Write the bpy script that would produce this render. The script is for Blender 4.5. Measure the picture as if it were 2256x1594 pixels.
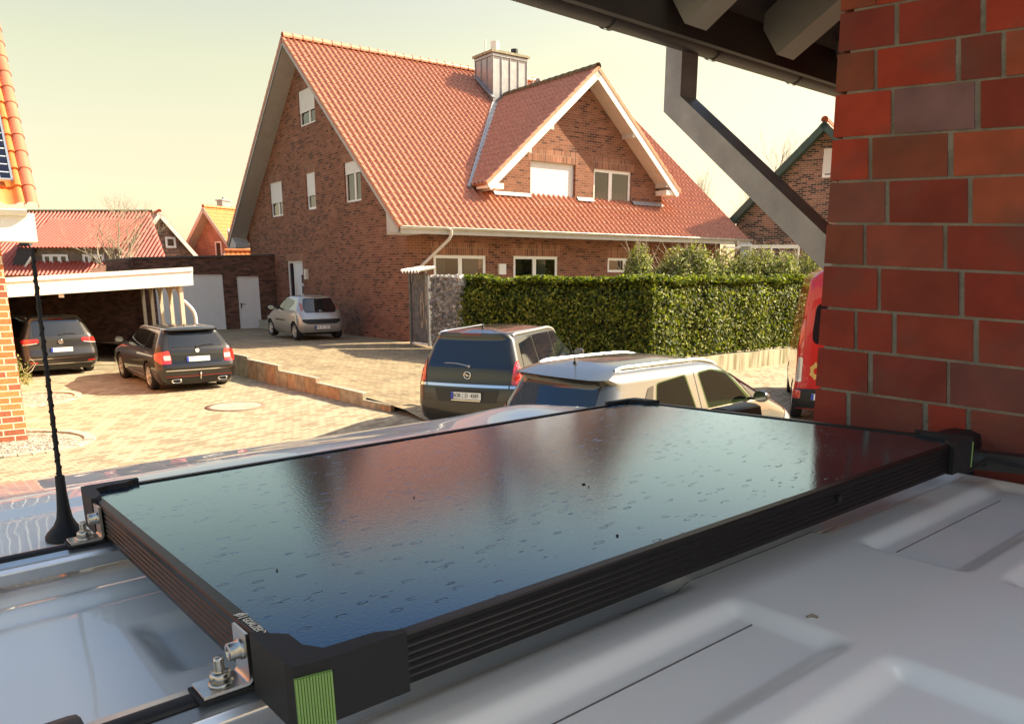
import bpy, bmesh, math, random
from mathutils import Vector, Matrix
from mathutils.bvhtree import BVHTree
R = math.radians
random.seed(7)
scene = bpy.context.scene
C = scene.collection
for o in list(bpy.data.objects): bpy.data.objects.remove(o)

# ---------------------------------------------------------------- camera
CAM_H = 2.65; PITCH = R(12.9); FPX = 1712.0; PX = 1128.0; PY = 996.0
cam_d = bpy.data.cameras.new('camera'); cam = bpy.data.objects.new('camera', cam_d); C.objects.link(cam)
cam.location = (0, 0, CAM_H); cam.rotation_euler = (math.pi/2 - PITCH, 0, 0)
cam_d.sensor_width = 36; cam_d.lens = FPX/2256*36; cam_d.shift_y = (PY-797)/2256; cam_d.shift_x = 0
cam_d.clip_start = 0.02; cam_d.clip_end = 3000
scene.camera = cam
# ---------------------------------------------------------------- light
SUN_AZ = R(14); SUN_EL = R(37)          # direction to the sun, measured from +x
world = bpy.data.worlds.new('World'); scene.world = world; world.use_nodes = True
nt = world.node_tree; bg = nt.nodes['Background']
sky = nt.nodes.new('ShaderNodeTexSky'); sky.sky_type = 'NISHITA'; sky.sun_disc = False
sky.sun_elevation = SUN_EL; sky.sun_rotation = R(90) - SUN_AZ; sky.air_density = 1.0; sky.dust_density = 1.2; sky.ozone_density = 1.0
geo = nt.nodes.new('ShaderNodeNewGeometry'); sep = nt.nodes.new('ShaderNodeSeparateXYZ')
tc = nt.nodes.new('ShaderNodeTexCoord')
nt.links.new(tc.outputs['Generated'], sep.inputs[0])
rmp = nt.nodes.new('ShaderNodeValToRGB')
rmp.color_ramp.elements[0].position = 0.0; rmp.color_ramp.elements[0].color = (0.2, 0.145, 0.115, 1)
rmp.color_ramp.elements[1].position = 0.80; rmp.color_ramp.elements[1].color = (0.345, 0.285, 0.205, 1)
e = rmp.color_ramp.elements.new(0.11); e.color = (0.215, 0.146, 0.089, 1)
e = rmp.color_ramp.elements.new(0.23); e.color = (0.268, 0.185, 0.0925, 1)
e = rmp.color_ramp.elements.new(0.33); e.color = (0.272, 0.192, 0.113, 1)
e = rmp.color_ramp.elements.new(0.40); e.color = (.155, .165, .17, 1)
e = rmp.color_ramp.elements.new(0.50); e.color = (.13, .152, .17, 1)
nt.links.new(sep.outputs['Z'], rmp.inputs[0])
mul = nt.nodes.new('ShaderNodeMixRGB'); mul.blend_type = 'MULTIPLY'; mul.inputs[0].default_value = 1
nt.links.new(sky.outputs[0], mul.inputs[1]); nt.links.new(rmp.outputs[0], mul.inputs[2])
scl = nt.nodes.new('ShaderNodeVectorMath'); scl.operation = 'SCALE'; scl.inputs['Scale'].default_value = 6.5
nt.links.new(mul.outputs[0], scl.inputs[0]); nt.links.new(scl.outputs[0], bg.inputs[0]); bg.inputs[1].default_value = 0.09
sun_d = bpy.data.lights.new('sun', 'SUN'); sun_d.energy = 5.0; sun_d.angle = R(0.5); sun_d.color = (1.0, 0.87, 0.62)
sun = bpy.data.objects.new('sun', sun_d); C.objects.link(sun)
sd = Vector((math.cos(SUN_AZ)*math.cos(SUN_EL), math.sin(SUN_AZ)*math.cos(SUN_EL), math.sin(SUN_EL)))
sun.rotation_euler = sd.to_track_quat('Z', 'Y').to_euler()
scene.view_settings.view_transform = 'Standard'; scene.view_settings.look = 'None'
scene.view_settings.exposure = 1.4; scene.view_settings.gamma = 1

# ---------------------------------------------------------------- survey helpers (pixel of the 2256x1594 photo -> world point on a plane)
_s, _c = math.sin(PITCH), math.cos(PITCH); CP = Vector((0, 0, CAM_H))
def ray(u, v):
    a = (u-PX)/FPX; b = (v-PY)/FPX
    return Vector((a, _c-b*_s, -_s-b*_c))
def atz(u, v, z):
    d = ray(u, v); return CP + d*((z-CAM_H)/d.z)
def aty(u, v, y):
    d = ray(u, v); return CP + d*(y/d.y)
def onp(u, v, p, n):
    d = ray(u, v); n = Vector(n); return CP + d*((Vector(p)-CP).dot(n)/d.dot(n))
def onv(u, v, p, yaw):
    y = R(yaw); return onp(u, v, p, (-math.sin(y), math.cos(y), 0))
def V(*a): return Vector(a)
def dirv(yaw): return V(math.cos(R(yaw)), math.sin(R(yaw)), 0)
Z = V(0, 0, 1)
GRP = {}

# ---------------------------------------------------------------- object helpers
def tag(o, label=None, cat=None, group=None, kind=None):
    if label: o['label'] = label
    if cat: o['category'] = cat
    if group: o['group'] = group
    if kind: o['kind'] = kind
    return o
def empty(name, loc, label, cat, group=None, rz=0):
    o = bpy.data.objects.new(name, None); C.objects.link(o); o.location = loc; o.rotation_euler = (0, 0, rz); o.empty_display_size = .2
    return tag(o, label, cat, group)
class MB:
    def __init__(s): s.v = []; s.f = []; s.m = []; s.uv = []; s.col = []; s.sm = []
    def face(s, pts, m=0, uv=None, col=None, smooth=False):
        i = len(s.v); s.v += [tuple(p) for p in pts]; s.f.append(tuple(range(i, i+len(pts)))); s.m.append(m); s.uv.append(uv); s.col.append(col); s.sm.append(smooth)
    def grid(s, rows, m=0, smooth=True, closed=False, flip=False, uvs=None):
        i = len(s.v); n = len(rows[0])
        for r in rows: s.v += [tuple(p) for p in r]
        for a in range(len(rows)-1):
            for b in range(n if closed else n-1):
                b2 = (b+1) % n
                q = (i+a*n+b, i+a*n+b2, i+(a+1)*n+b2, i+(a+1)*n+b)
                if flip: q = q[::-1]
                s.f.append(q); s.m.append(m); s.uv.append(None); s.col.append(None); s.sm.append(smooth)
    def box(s, c, x, y, z, m=0, col=None, uvm=True):
        # c centre, x,y,z half vectors
        c = Vector(c); x = Vector(x); y = Vector(y); z = Vector(z)
        for a, b, n in ((x, y, z), (y, z, x), (z, x, y)):
            for sg in (1, -1):
                p = [c+n*sg+a*i+b*j for i, j in ((-1, -1), (1, -1), (1, 1), (-1, 1))]
                if sg < 0: p = p[::-1]
                la, lb = a.length*2, b.length*2
                if abs(a.normalized().z) > .9: uv = [(0, 0), (0, la), (lb, la), (lb, 0)] 
                else: uv = [(0, 0), (la, 0), (la, lb), (0, lb)]
                s.face(p, m, uv, col)
    def abox(s, x0, x1, y0, y1, z0, z1, m=0, col=None, fr=None):
        c = V((x0+x1)/2, (y0+y1)/2, (z0+z1)/2); hx = V((x1-x0)/2, 0, 0); hy = V(0, (y1-y0)/2, 0); hz = V(0, 0, (z1-z0)/2)
        if fr: s.box(fr @ c, fr.to_3x3() @ hx, fr.to_3x3() @ hy, fr.to_3x3() @ hz, m, col)
        else: s.box(c, hx, hy, hz, m, col)
    def tube(s, pts, rad, n=10, m=0, cap=True, square=False):
        pts = [Vector(p) for p in pts]; rr = rad if isinstance(rad, (list, tuple)) else [rad]*len(pts)
        rows = []; up = None
        for i, p in enumerate(pts):
            t = (pts[min(i+1, len(pts)-1)]-pts[max(i-1, 0)]).normalized()
            if up is None:
                up = t.cross(Z)
                if up.length < .05: up = V(1, 0, 0)
                up = up.normalized()
            up = (up - t*up.dot(t)).normalized(); w = t.cross(up)
            off = math.pi/4 if square else 0
            rows.append([p+(up*math.cos(2*math.pi*k/n+off)+w*math.sin(2*math.pi*k/n+off))*rr[i] for k in range(n)])
        s.grid(rows, m, smooth=not square, closed=True)
        if cap: s.face(rows[0][::-1], m); s.face(rows[-1], m)
    def lathe(s, prof, c, axis=Z, n=24, m=0, cap=False):
        axis = Vector(axis).normalized(); a = axis.cross(V(.3, .9, .1)).normalized(); b = axis.cross(a); c = Vector(c)
        rows = [[c+axis*h+(a*math.cos(2*math.pi*k/n)+b*math.sin(2*math.pi*k/n))*r for k in range(n)] for r, h in prof]
        s.grid(rows, m, closed=True)
        if cap: s.face(rows[0][::-1], m); s.face(rows[-1], m)
    def prism(s, poly, off, m=0, col=None):
        off = Vector(off); poly = [Vector(p) for p in poly]; q = [p+off for p in poly]
        s.face(poly[::-1], m, None, col); s.face(q, m, None, col)
        for i in range(len(poly)):
            j = (i+1) % len(poly); s.face([poly[i], poly[j], q[j], q[i]], m, None, col)
    def mesh(s, name):
        me = bpy.data.meshes.new(name); me.from_pydata(s.v, [], s.f)
        if any(u is not None for u in s.uv):
            ul = me.uv_layers.new(name='UVMap'); k = 0
            for f, u in zip(s.f, s.uv):
                for j in range(len(f)):
                    if u is not None: ul.data[k].uv = u[j]
                    k += 1
        if any(c is not None for c in s.col):
            ca = me.color_attributes.new('Col', 'FLOAT_COLOR', 'CORNER'); k = 0
            for f, c in zip(s.f, s.col):
                for j in range(len(f)):
                    ca.data[k].color = (*(c or (1, 1, 1)), 1); k += 1
        me.polygons.foreach_set('material_index', s.m); me.polygons.foreach_set('use_smooth', s.sm)
        return me
    def build(s, name, mats, parent=None, fixn=False, merge=0, bevel=0):
        me = s.mesh(name)
        if fixn or merge:
            bm = bmesh.new(); bm.from_mesh(me)
            if merge: bmesh.ops.remove_doubles(bm, verts=bm.verts, dist=merge)
            if fixn: bmesh.ops.recalc_face_normals(bm, faces=bm.faces)
            bm.to_mesh(me); bm.free()
        o = bpy.data.objects.new(name, me); C.objects.link(o)
        for m in (mats if isinstance(mats, (list, tuple)) else [mats]): me.materials.append(m)
        if parent: o.parent = parent; o.matrix_parent_inverse = parent_inv(parent)
        if bevel:
            b = o.modifiers.new('bevel', 'BEVEL'); b.width = bevel; b.segments = 2; b.limit_method = 'ANGLE'; b.angle_limit = R(40)
        return o
LOCAL = False
def parent_inv(p):
    if LOCAL or p.type != 'EMPTY': return Matrix.Identity(4)
    return Matrix.LocRotScale(p.location, p.rotation_euler, None).inverted()

# ---------------------------------------------------------------- materials
def newmat(name):
    m = bpy.data.materials.new(name); m.use_nodes = True; n = m.node_tree; return m, n, n.nodes['Principled BSDF']
def pmat(name, col, rough=.5, metal=0, spec=.5, coat=0, noise=None, bump=0, bscale=40, alpha=None, coat_rough=.05, var=.15, vscale=3, ior=None):
    m, n, b = newmat(name)
    b.inputs['Base Color'].default_value = (*col, 1); b.inputs['Roughness'].default_value = rough; b.inputs['Metallic'].default_value = metal
    b.inputs['Specular IOR Level'].default_value = spec; b.inputs['Coat Weight'].default_value = coat; b.inputs['Coat Roughness'].default_value = coat_rough
    if ior: b.inputs['IOR'].default_value = ior
    t = n.nodes.new('ShaderNodeTexCoord')
    if var:
        no = n.nodes.new('ShaderNodeTexNoise'); no.inputs['Scale'].default_value = vscale; no.inputs['Detail'].default_value = 6; n.links.new(t.outputs['Object'], no.inputs['Vector'])
        mr = n.nodes.new('ShaderNodeMapRange'); mr.inputs[1].default_value = .3; mr.inputs[2].default_value = .7; mr.inputs[3].default_value = 1-var; mr.inputs[4].default_value = 1+var
        n.links.new(no.outputs[0], mr.inputs[0])
        mx = n.nodes.new('ShaderNodeVectorMath'); mx.operation = 'SCALE'; mx.inputs[0].default_value = col; n.links.new(mr.outputs[0], mx.inputs['Scale'])
        n.links.new(mx.outputs[0], b.inputs['Base Color'])
    if bump:
        no = n.nodes.new('ShaderNodeTexNoise'); no.inputs['Scale'].default_value = bscale; no.inputs['Detail'].default_value = 5; n.links.new(t.outputs['Object'], no.inputs['Vector'])
        bu = n.nodes.new('ShaderNodeBump'); bu.inputs['Strength'].default_value = bump; bu.inputs['Distance'].default_value = .01
        n.links.new(no.outputs[0], bu.inputs['Height']); n.links.new(bu.outputs[0], b.inputs['Normal'])
    return m
def brickmat(name, c1, c2, mortar, bw=.25, bh=.0833, ms=.011, dark=(.05, .03, .03), pdark=.25, bump=.6, rough=.85, off=.5, rot=0, swap=False, var=.25, sq=1):
    m, n, b = newmat(name); L = n.links
    uv = n.nodes.new('ShaderNodeUVMap'); mp = n.nodes.new('ShaderNodeMapping'); mp.inputs['Rotation'].default_value = (0, 0, rot); L.new(uv.outputs[0], mp.inputs[0])
    br = n.nodes.new('ShaderNodeTexBrick'); L.new(mp.outputs[0], br.inputs['Vector'])
    br.inputs['Scale'].default_value = 1; br.inputs['Brick Width'].default_value = bw; br.inputs['Row Height'].default_value = bh; br.inputs['Mortar Size'].default_value = ms*.5
    br.inputs['Mortar Smooth'].default_value = .2; br.offset = off; br.inputs['Color1'].default_value = (0, 0, 0, 1); br.inputs['Color2'].default_value = (1, 1, 1, 1); br.inputs['Mortar'].default_value = (.5, .5, .5, 1)
    cr = n.nodes.new('ShaderNodeValToRGB'); el = cr.color_ramp.elements
    el[0].position = 0; el[0].color = (*dark, 1); el[1].position = 1; el[1].color = (*c2, 1)
    q = el.new(pdark); q.color = (*dark, 1); q = el.new(min(pdark+.08, .9)); q.color = (*c1, 1)
    L.new(br.outputs['Color'], cr.inputs[0])
    no = n.nodes.new('ShaderNodeTexNoise'); no.inputs['Scale'].default_value = 1.3; no.inputs['Detail'].default_value = 8; L.new(mp.outputs[0], no.inputs[0])
    mr = n.nodes.new('ShaderNodeMapRange'); mr.inputs[1].default_value = .3; mr.inputs[2].default_value = .7; mr.inputs[3].default_value = 1-var; mr.inputs[4].default_value = 1+var; L.new(no.outputs[0], mr.inputs[0])
    sc = n.nodes.new('ShaderNodeVectorMath'); sc.operation = 'SCALE'; L.new(cr.outputs[0], sc.inputs[0]); L.new(mr.outputs[0], sc.inputs['Scale'])
    n2 = n.nodes.new('ShaderNodeTexNoise'); n2.inputs['Scale'].default_value = 30; n2.inputs['Detail'].default_value = 4; L.new(mp.outputs[0], n2.inputs[0])
    mr2 = n.nodes.new('ShaderNodeMapRange'); mr2.inputs[1].default_value = .3; mr2.inputs[2].default_value = .7; mr2.inputs[3].default_value = .8; mr2.inputs[4].default_value = 1.2; L.new(n2.outputs[0], mr2.inputs[0])
    sc2 = n.nodes.new('ShaderNodeVectorMath'); sc2.operation = 'SCALE'; L.new(sc.outputs[0], sc2.inputs[0]); L.new(mr2.outputs[0], sc2.inputs['Scale'])
    mx = n.nodes.new('ShaderNodeMixRGB'); L.new(br.outputs['Fac'], mx.inputs[0]); L.new(sc2.outputs[0], mx.inputs[1]); mx.inputs[2].default_value = (*mortar, 1)
    L.new(mx.outputs[0], b.inputs['Base Color']); b.inputs['Roughness'].default_value = rough; b.inputs['Specular IOR Level'].default_value = .25
    inv = n.nodes.new('ShaderNodeMath'); inv.operation = 'SUBTRACT'; inv.inputs[0].default_value = 1; L.new(br.outputs['Fac'], inv.inputs[1])
    ad = n.nodes.new('ShaderNodeMath'); ad.operation = 'MULTIPLY_ADD'; L.new(n2.outputs[0], ad.inputs[0]); ad.inputs[1].default_value = .3; L.new(inv.outputs[0], ad.inputs[2])
    bu = n.nodes.new('ShaderNodeBump'); bu.inputs['Strength'].default_value = bump; bu.inputs['Distance'].default_value = .008; L.new(ad.outputs[0], bu.inputs['Height']); L.new(bu.outputs[0], b.inputs['Normal'])
    return m
def colmat(name, rough=.8, nscale=20, bump=.4, var=.12, spec=.3, dist=.004, trans=0, obj=True):
    m, n, b = newmat(name); L = n.links
    a = n.nodes.new('ShaderNodeAttribute'); a.attribute_name = 'Col'
    t = n.nodes.new('ShaderNodeTexCoord'); no = n.nodes.new('ShaderNodeTexNoise'); no.inputs['Scale'].default_value = nscale; no.inputs['Detail'].default_value = 8; L.new(t.outputs['Object'], no.inputs[0])
    mr = n.nodes.new('ShaderNodeMapRange'); mr.inputs[1].default_value = .3; mr.inputs[2].default_value = .7; mr.inputs[3].default_value = 1-var; mr.inputs[4].default_value = 1+var; L.new(no.outputs[0], mr.inputs[0])
    sc = n.nodes.new('ShaderNodeVectorMath'); sc.operation = 'SCALE'; L.new(a.outputs['Color'], sc.inputs[0]); L.new(mr.outputs[0], sc.inputs['Scale']); L.new(sc.outputs[0], b.inputs['Base Color'])
    b.inputs['Roughness'].default_value = rough; b.inputs['Specular IOR Level'].default_value = spec
    if bump:
        n2 = n.nodes.new('ShaderNodeTexNoise'); n2.inputs['Scale'].default_value = nscale*6; n2.inputs['Detail'].default_value = 5; L.new(t.outputs['Object'], n2.inputs[0])
        bu = n.nodes.new('ShaderNodeBump'); bu.inputs['Strength'].default_value = bump; bu.inputs['Distance'].default_value = dist; L.new(n2.outputs[0], bu.inputs['Height']); L.new(bu.outputs[0], b.inputs['Normal'])
    return m
def glassmat(name, tint=(.45, .5, .5), base=.07, rough=.02, pw_=4):
    # real pane: part mirror, part see-through
    m = bpy.data.materials.new(name); m.use_nodes = True; n = m.node_tree; n.nodes.clear(); L = n.links
    out = n.nodes.new('ShaderNodeOutputMaterial'); tr = n.nodes.new('ShaderNodeBsdfTransparent'); tr.inputs[0].default_value = (*tint, 1)
    gl = n.nodes.new('ShaderNodeBsdfGlossy'); gl.inputs['Roughness'].default_value = rough
    fr = n.nodes.new('ShaderNodeLayerWeight'); fr.inputs[0].default_value = .5; pw = n.nodes.new('ShaderNodeMath'); pw.operation = 'POWER'; L.new(fr.outputs['Facing'], pw.inputs[0]); pw.inputs[1].default_value = pw_; ad = n.nodes.new('ShaderNodeMath'); ad.operation = 'ADD'; ad.use_clamp = True; L.new(pw.outputs[0], ad.inputs[0]); ad.inputs[1].default_value = base
    mx = n.nodes.new('ShaderNodeMixShader'); L.new(ad.outputs[0], mx.inputs[0]); L.new(tr.outputs[0], mx.inputs[1]); L.new(gl.outputs[0], mx.inputs[2]); L.new(mx.outputs[0], out.inputs[0])
    return m
def leafmat(name, rough=.5, trans=.38):
    m, n, b = newmat(name); L = n.links
    a = n.nodes.new('ShaderNodeAttribute'); a.attribute_name = 'Col'; L.new(a.outputs['Color'], b.inputs['Base Color']); b.inputs['Roughness'].default_value = rough; b.inputs['Specular IOR Level'].default_value = .28
    tl = n.nodes.new('ShaderNodeBsdfTranslucent'); sc = n.nodes.new('ShaderNodeVectorMath'); sc.operation = 'MULTIPLY'; sc.inputs[1].default_value = (1.3, 1.5, .5); L.new(a.outputs['Color'], sc.inputs[0]); L.new(sc.outputs[0], tl.inputs[0])
    mx = n.nodes.new('ShaderNodeMixShader'); mx.inputs[0].default_value = trans; L.new(b.outputs[0], mx.inputs[1]); L.new(tl.outputs[0], mx.inputs[2]); L.new(mx.outputs[0], n.nodes['Material Output'].inputs[0])
    return m
M = {}
M['house_brick'] = brickmat('house_brick', (.19, .070, .042), (.28, .115, .068), (.29, .215, .15), dark=(.11, .043, .03), pdark=.13, var=.15, ms=.014)
M['lintel'] = brickmat('lintel_brick', (.24, .10, .06), (.34, .15, .095), (.36, .27, .19), bw=.0833, bh=.24, off=0, dark=(.18, .075, .05), pdark=.2, ms=.014)
M['garage_brick'] = brickmat('garage_brick', (.13, .06, .042), (.19, .09, .065), (.18, .135, .10), dark=(.08, .04, .03), pdark=.3)
M['orange_brick'] = brickmat('orange_brick', (.62, .20, .07), (.72, .27, .10), (.75, .66, .50), bw=.30, bh=.104, ms=.020, dark=(.42, .13, .07), pdark=.2)
M['bg_brick'] = brickmat('bg_brick', (.22, .11, .08), (.32, .17, .12), (.45, .36, .28), dark=(.07, .045, .04), pdark=.4, ms=.016)
M['pink_brick'] = brickmat('pink_brick', (.40, .21, .155), (.46, .25, .18), (.45, .33, .26), dark=(.34, .17, .13), pdark=.2)
M['tile'] = pmat('clay_tile', (.49, .195, .118), .5, 0, .35, var=.22, vscale=9, bump=.15, bscale=60)
M['tile_orange'] = pmat('orange_clay_tile', (.68, .20, .055), .4, 0, .5, var=.12, vscale=4)
M['tile_moss'] = pmat('ridge_tile_moss', (.12, .10, .05), .8, var=.4, vscale=12)
M['red_sheet'] = pmat('red_corrugated', (.36, .065, .04), .5, var=.12, vscale=2)
M['ridge'] = pmat('ridge_tile', (.62, .26, .15), .4, var=.15, vscale=6)
M['white'] = pmat('white_paint', (.80, .77, .70), .5, var=.04)
M['white_pvc'] = pmat('white_pvc', (.80, .79, .76), .35, var=.03)
M['shutter'] = pmat('shutter_slats', (.74, .73, .70), .5, var=.03)
M['soffit'] = pmat('soffit_boards', (.50, .47, .42), .6, var=.08)
M['soffit_dark'] = pmat('soffit_grey', (.42, .40, .37), .6, var=.08)
M['zinc'] = pmat('zinc_sheet', (.34, .34, .35), .42, .55, var=.12, vscale=5)
M['lead'] = pmat('lead_flashing', (.34, .35, .38), .5, .3, var=.12)
M['gutter'] = pmat('gutter_zinc', (.60, .58, .53), .4, .5, var=.06)
M['dark'] = pmat('dark_interior', (.012, .011, .010), .9, var=0)
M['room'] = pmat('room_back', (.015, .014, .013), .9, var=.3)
M['curtain'] = pmat('curtain', (.13, .14, .12), .9, var=.1, vscale=8)
M['glass'] = glassmat('window_glass')
M['moss'] = pmat('moss_edge', (.12, .14, .05), .9, var=.3)
M['black_plastic'] = pmat('black_plastic', (.008, .008, .009), .5, var=.15, bump=.1, bscale=200)
M['rubber'] = pmat('black_rubber', (.006, .006, .007), .65, var=.1)
M['tyre'] = pmat('tyre', (.015, .014, .014), .8, var=.1)
M['alu'] = pmat('brushed_aluminium', (.62, .63, .64), .32, .85, var=.06, vscale=30)
M['steel'] = pmat('stainless_steel', (.52, .49, .44), .28, 1, var=.1, vscale=60)
M['chrome'] = pmat('chrome', (.75, .74, .72), .12, 1, var=0)
M['rim'] = pmat('alloy_rim', (.55, .54, .52), .3, .7, var=.03)
M['red_lamp'] = pmat('red_lens', (.55, .02, .015), .12, 0, .8, coat=1, var=0)
M['red_dark'] = pmat('dark_red_lens', (.16, .005, .006), .15, 0, .8, var=0)
M['clear_lamp'] = pmat('clear_lens', (.62, .6, .56), .12, .3, .8, coat=1, var=0)
M['plate'] = pmat('plate_white', (.78, .77, .72), .4, var=.02)
M['plate_blue'] = pmat('plate_blue', (.02, .05, .42), .4, var=0)
M['ink'] = pmat('black_ink', (.01, .01, .01), .5, var=0)
M['stone'] = colmat('sandstone_slab', .85, 6, .5, .3)
M['bark'] = pmat('bark', (.30, .24, .16), .9, var=.3, vscale=10)
M['bark_pale'] = pmat('pale_bark', (.42, .34, .24), .9, var=.2, vscale=10)
M['leaf'] = leafmat('laurel_leaf')
M['leaf2'] = leafmat('shrub_leaf', .5, .3)
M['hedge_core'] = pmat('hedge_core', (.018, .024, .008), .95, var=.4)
M['concrete'] = pmat('concrete', (.36, .325, .26), .85, var=.22, vscale=4, bump=.3)
M['gate'] = pmat('weathered_gate_wood', (.13, .125, .12), .8, var=.35, vscale=6, bump=.3, bscale=30)
M['carglass'] = pmat('tinted_car_glass', (.008, .010, .014), .03, 0, .9, var=0)

# ---------------------------------------------------------------- generic builders
def rect_wall(name, org, xd, nrm, x0, x1, z0, z1, holes, mat, parent, clips=(), depth=.12, thick=.3, extra=None):
    """wall in the plane org + xd*x + Z*z, with rectangular openings and clipped by half planes (point, inward normal in x,z)"""
    mb = MB(); xs = sorted({x0, x1, *[h[0] for h in holes], *[h[1] for h in holes]}); zs = sorted({z0, z1, *[h[2] for h in holes], *[h[3] for h in holes]})
    for i in range(len(xs)-1):
        for j in range(len(zs)-1):
            cx = (xs[i]+xs[i+1])/2; cz = (zs[j]+zs[j+1])/2
            if any(h[0] < cx < h[1] and h[2] < cz < h[3] for h in holes): continue
            q = [(xs[i], zs[j]), (xs[i+1], zs[j]), (xs[i+1], zs[j+1]), (xs[i], zs[j+1])]
            mb.face([org+xd*a+Z*b for a, b in q], 0, q)
    for h in holes:
        a, b, c, d = h; n = -nrm*depth
        for p, q in (((a, c), (b, c)), ((b, c), (b, d)), ((b, d), (a, d)), ((a, d), (a, c))):
            P = org+xd*p[0]+Z*p[1]; Q = org+xd*q[0]+Z*q[1]
            ln = (P-Q).length
            mb.face([P, Q, Q+n, P+n], 0, [(p[0], p[1]), (p[0]+ (ln if p[1] == q[1] else 0), q[1]), (q[0]+depth, q[1]), (p[0]+depth, p[1])])
    me = mb.mesh(name); bm = bmesh.new(); bm.from_mesh(me)
    for (cx, cz), (nx, nz) in clips:
        bmesh.ops.bisect_plane(bm, geom=bm.verts[:]+bm.edges[:]+bm.faces[:], plane_co=org+xd*cx+Z*cz, plane_no=-(xd*nx+Z*nz), clear_outer=True)
    bm.to_mesh(me); bm.free(); me.materials.append(mat)
    o = bpy.data.objects.new(name, me); C.objects.link(o)
    if parent: o.parent = parent; o.matrix_parent_inverse = parent_inv(parent)
    return o
def window(parent, org, xd, nrm, x0, x1, z0, z1, rec=.09, mull=(), shutter=0, curtain=None, fw=.07, label=None, sill=None, glass='glass', room=True):
    """framed window set back by rec: frame > pane, shutter, curtain"""
    fr = MB(); o2 = org-nrm*rec
    def bx(mb, a, b, c, d, t0, t1, m=0):
        mb.box(o2+xd*(a+b)/2+Z*(c+d)/2+nrm*(t0+t1)/2, xd*(b-a)/2, nrm*(t1-t0)/2, Z*(d-c)/2, m)
    bx(fr, x0, x1, z0, z0+fw, -.03, .03); bx(fr, x0, x1, z1-fw, z1, -.03, .03)
    bx(fr, x0, x0+fw, z0+fw, z1-fw, -.03, .03); bx(fr, x1-fw, x1, z0+fw, z1-fw, -.03, .03)
    for mx in mull: bx(fr, x0+(x1-x0)*mx-fw*.75, x0+(x1-x0)*mx+fw*.75, z0+fw, z1-fw, -.03, .034)
    w = fr.build('window_frame', M['white_pvc'], parent)
    if label: w['label'] = label
    p = MB(); p.face([o2+xd*a+Z*b+nrm*.0 for a, b in ((x0+fw, z0+fw), (x1-fw, z0+fw), (x1-fw, z1-fw), (x0+fw, z1-fw))]); p.build('pane', M[glass], w)
    if room:
        r = MB(); bx(r, x0+.01, x1-.01, z0+.01, z1-.01, -.42, -.40); r.build('room_back', M['room'], w)
    if curtain:
        for (a, b) in curtain:
            c = MB(); n = 14; xa = x0+fw+(x1-x0-2*fw)*a; xb = x0+fw+(x1-x0-2*fw)*b
            rows = [[o2+xd*(xa+(xb-xa)*k/n)+Z*zz-nrm*(.10+.015*math.sin(k*2.1)) for k in range(n+1)] for zz in (z0+fw, z1-fw)]
            c.grid(rows); c.build('curtain', M['curtain'], w)
    if shutter:
        s = MB(); zz = z1-(z1-z0)*shutter; n = max(3, int((z1-zz)/.055)); h = (z1-zz)/n
        for k in range(n):
            bx(s, x0+.015, x1-.015, zz+k*h+.004, zz+(k+1)*h, .035, .05)
        bx(s, x0+.015, x1-.015, zz-.03, zz, .03, .055)
        s.build('shutter', M['shutter'], w)
    return w
def lintel(parent, org, xd, nrm, x0, x1, z, h=.24, mat='lintel'):
    mb = MB(); a = org+xd*x0+Z*z+nrm*.004; b = org+xd*x1+Z*z+nrm*.004
    mb.face([a, b, b+Z*h, a+Z*h], 0, [(x0, 0), (x1, 0), (x1, h), (x0, h)])
    return mb.build('soldier_course', M[mat], parent)
def pantiles(name, org, U, Vv, width, length, mat, parent, tw=.235, course=.345, clips=(), samp=8, amp=.055, step=.018, planar=False):
    """real pantile relief on a roof slope: org eave corner, U along the eave, Vv up the slope"""
    N = U.cross(Vv).normalized()
    if N.z < 0: N = -N
    def prof(f):
        if f < .5: return -.016*math.sin(math.pi*f/.5)
        return amp*math.sin(math.pi*(f-.5)/.5)
    nt_ = int(math.ceil(width/tw)); us = []
    for i in range(nt_):
        for k in range(samp): us.append((i*tw+tw*k/samp, prof(k/samp)))
    us.append((nt_*tw, prof(0))); us = [u for u in us if u[0] <= width+1e-6]
    rows = []; nc = int(math.ceil(length/course)); rnd = random.Random(3)
    for j in range(nc):
        v0 = j*course; v1 = min((j+1)*course, length)
        rows.append([org+U*u+Vv*v0+N*(h+step) for u, h in us]); rows.append([org+U*u+Vv*v1+N*h for u, h in us])
    mb = MB(); mb.grid(rows, smooth=True)
    me = mb.mesh(name); bm = bmesh.new(); bm.from_mesh(me)
    for e_ in bm.edges:
        pass
    for co, no in clips:
        bmesh.ops.bisect_plane(bm, geom=bm.verts[:]+bm.edges[:]+bm.faces[:], plane_co=co, plane_no=no, clear_outer=True)
    bmesh.ops.recalc_face_normals(bm, faces=bm.faces)
    if bm.faces:
        bm.faces.ensure_lookup_table(); 
        if sum(f.normal.dot(N)*f.calc_area() for f in bm.faces) < 0: bmesh.ops.reverse_faces(bm, faces=bm.faces)
    bm.to_mesh(me); bm.free(); me.materials.append(mat)
    me.set_sharp_from_angle(angle=R(50))
    o = bpy.data.objects.new(name, me); C.objects.link(o)
    if parent: o.parent = parent; o.matrix_parent_inverse = parent_inv(parent)
    return o
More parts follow.
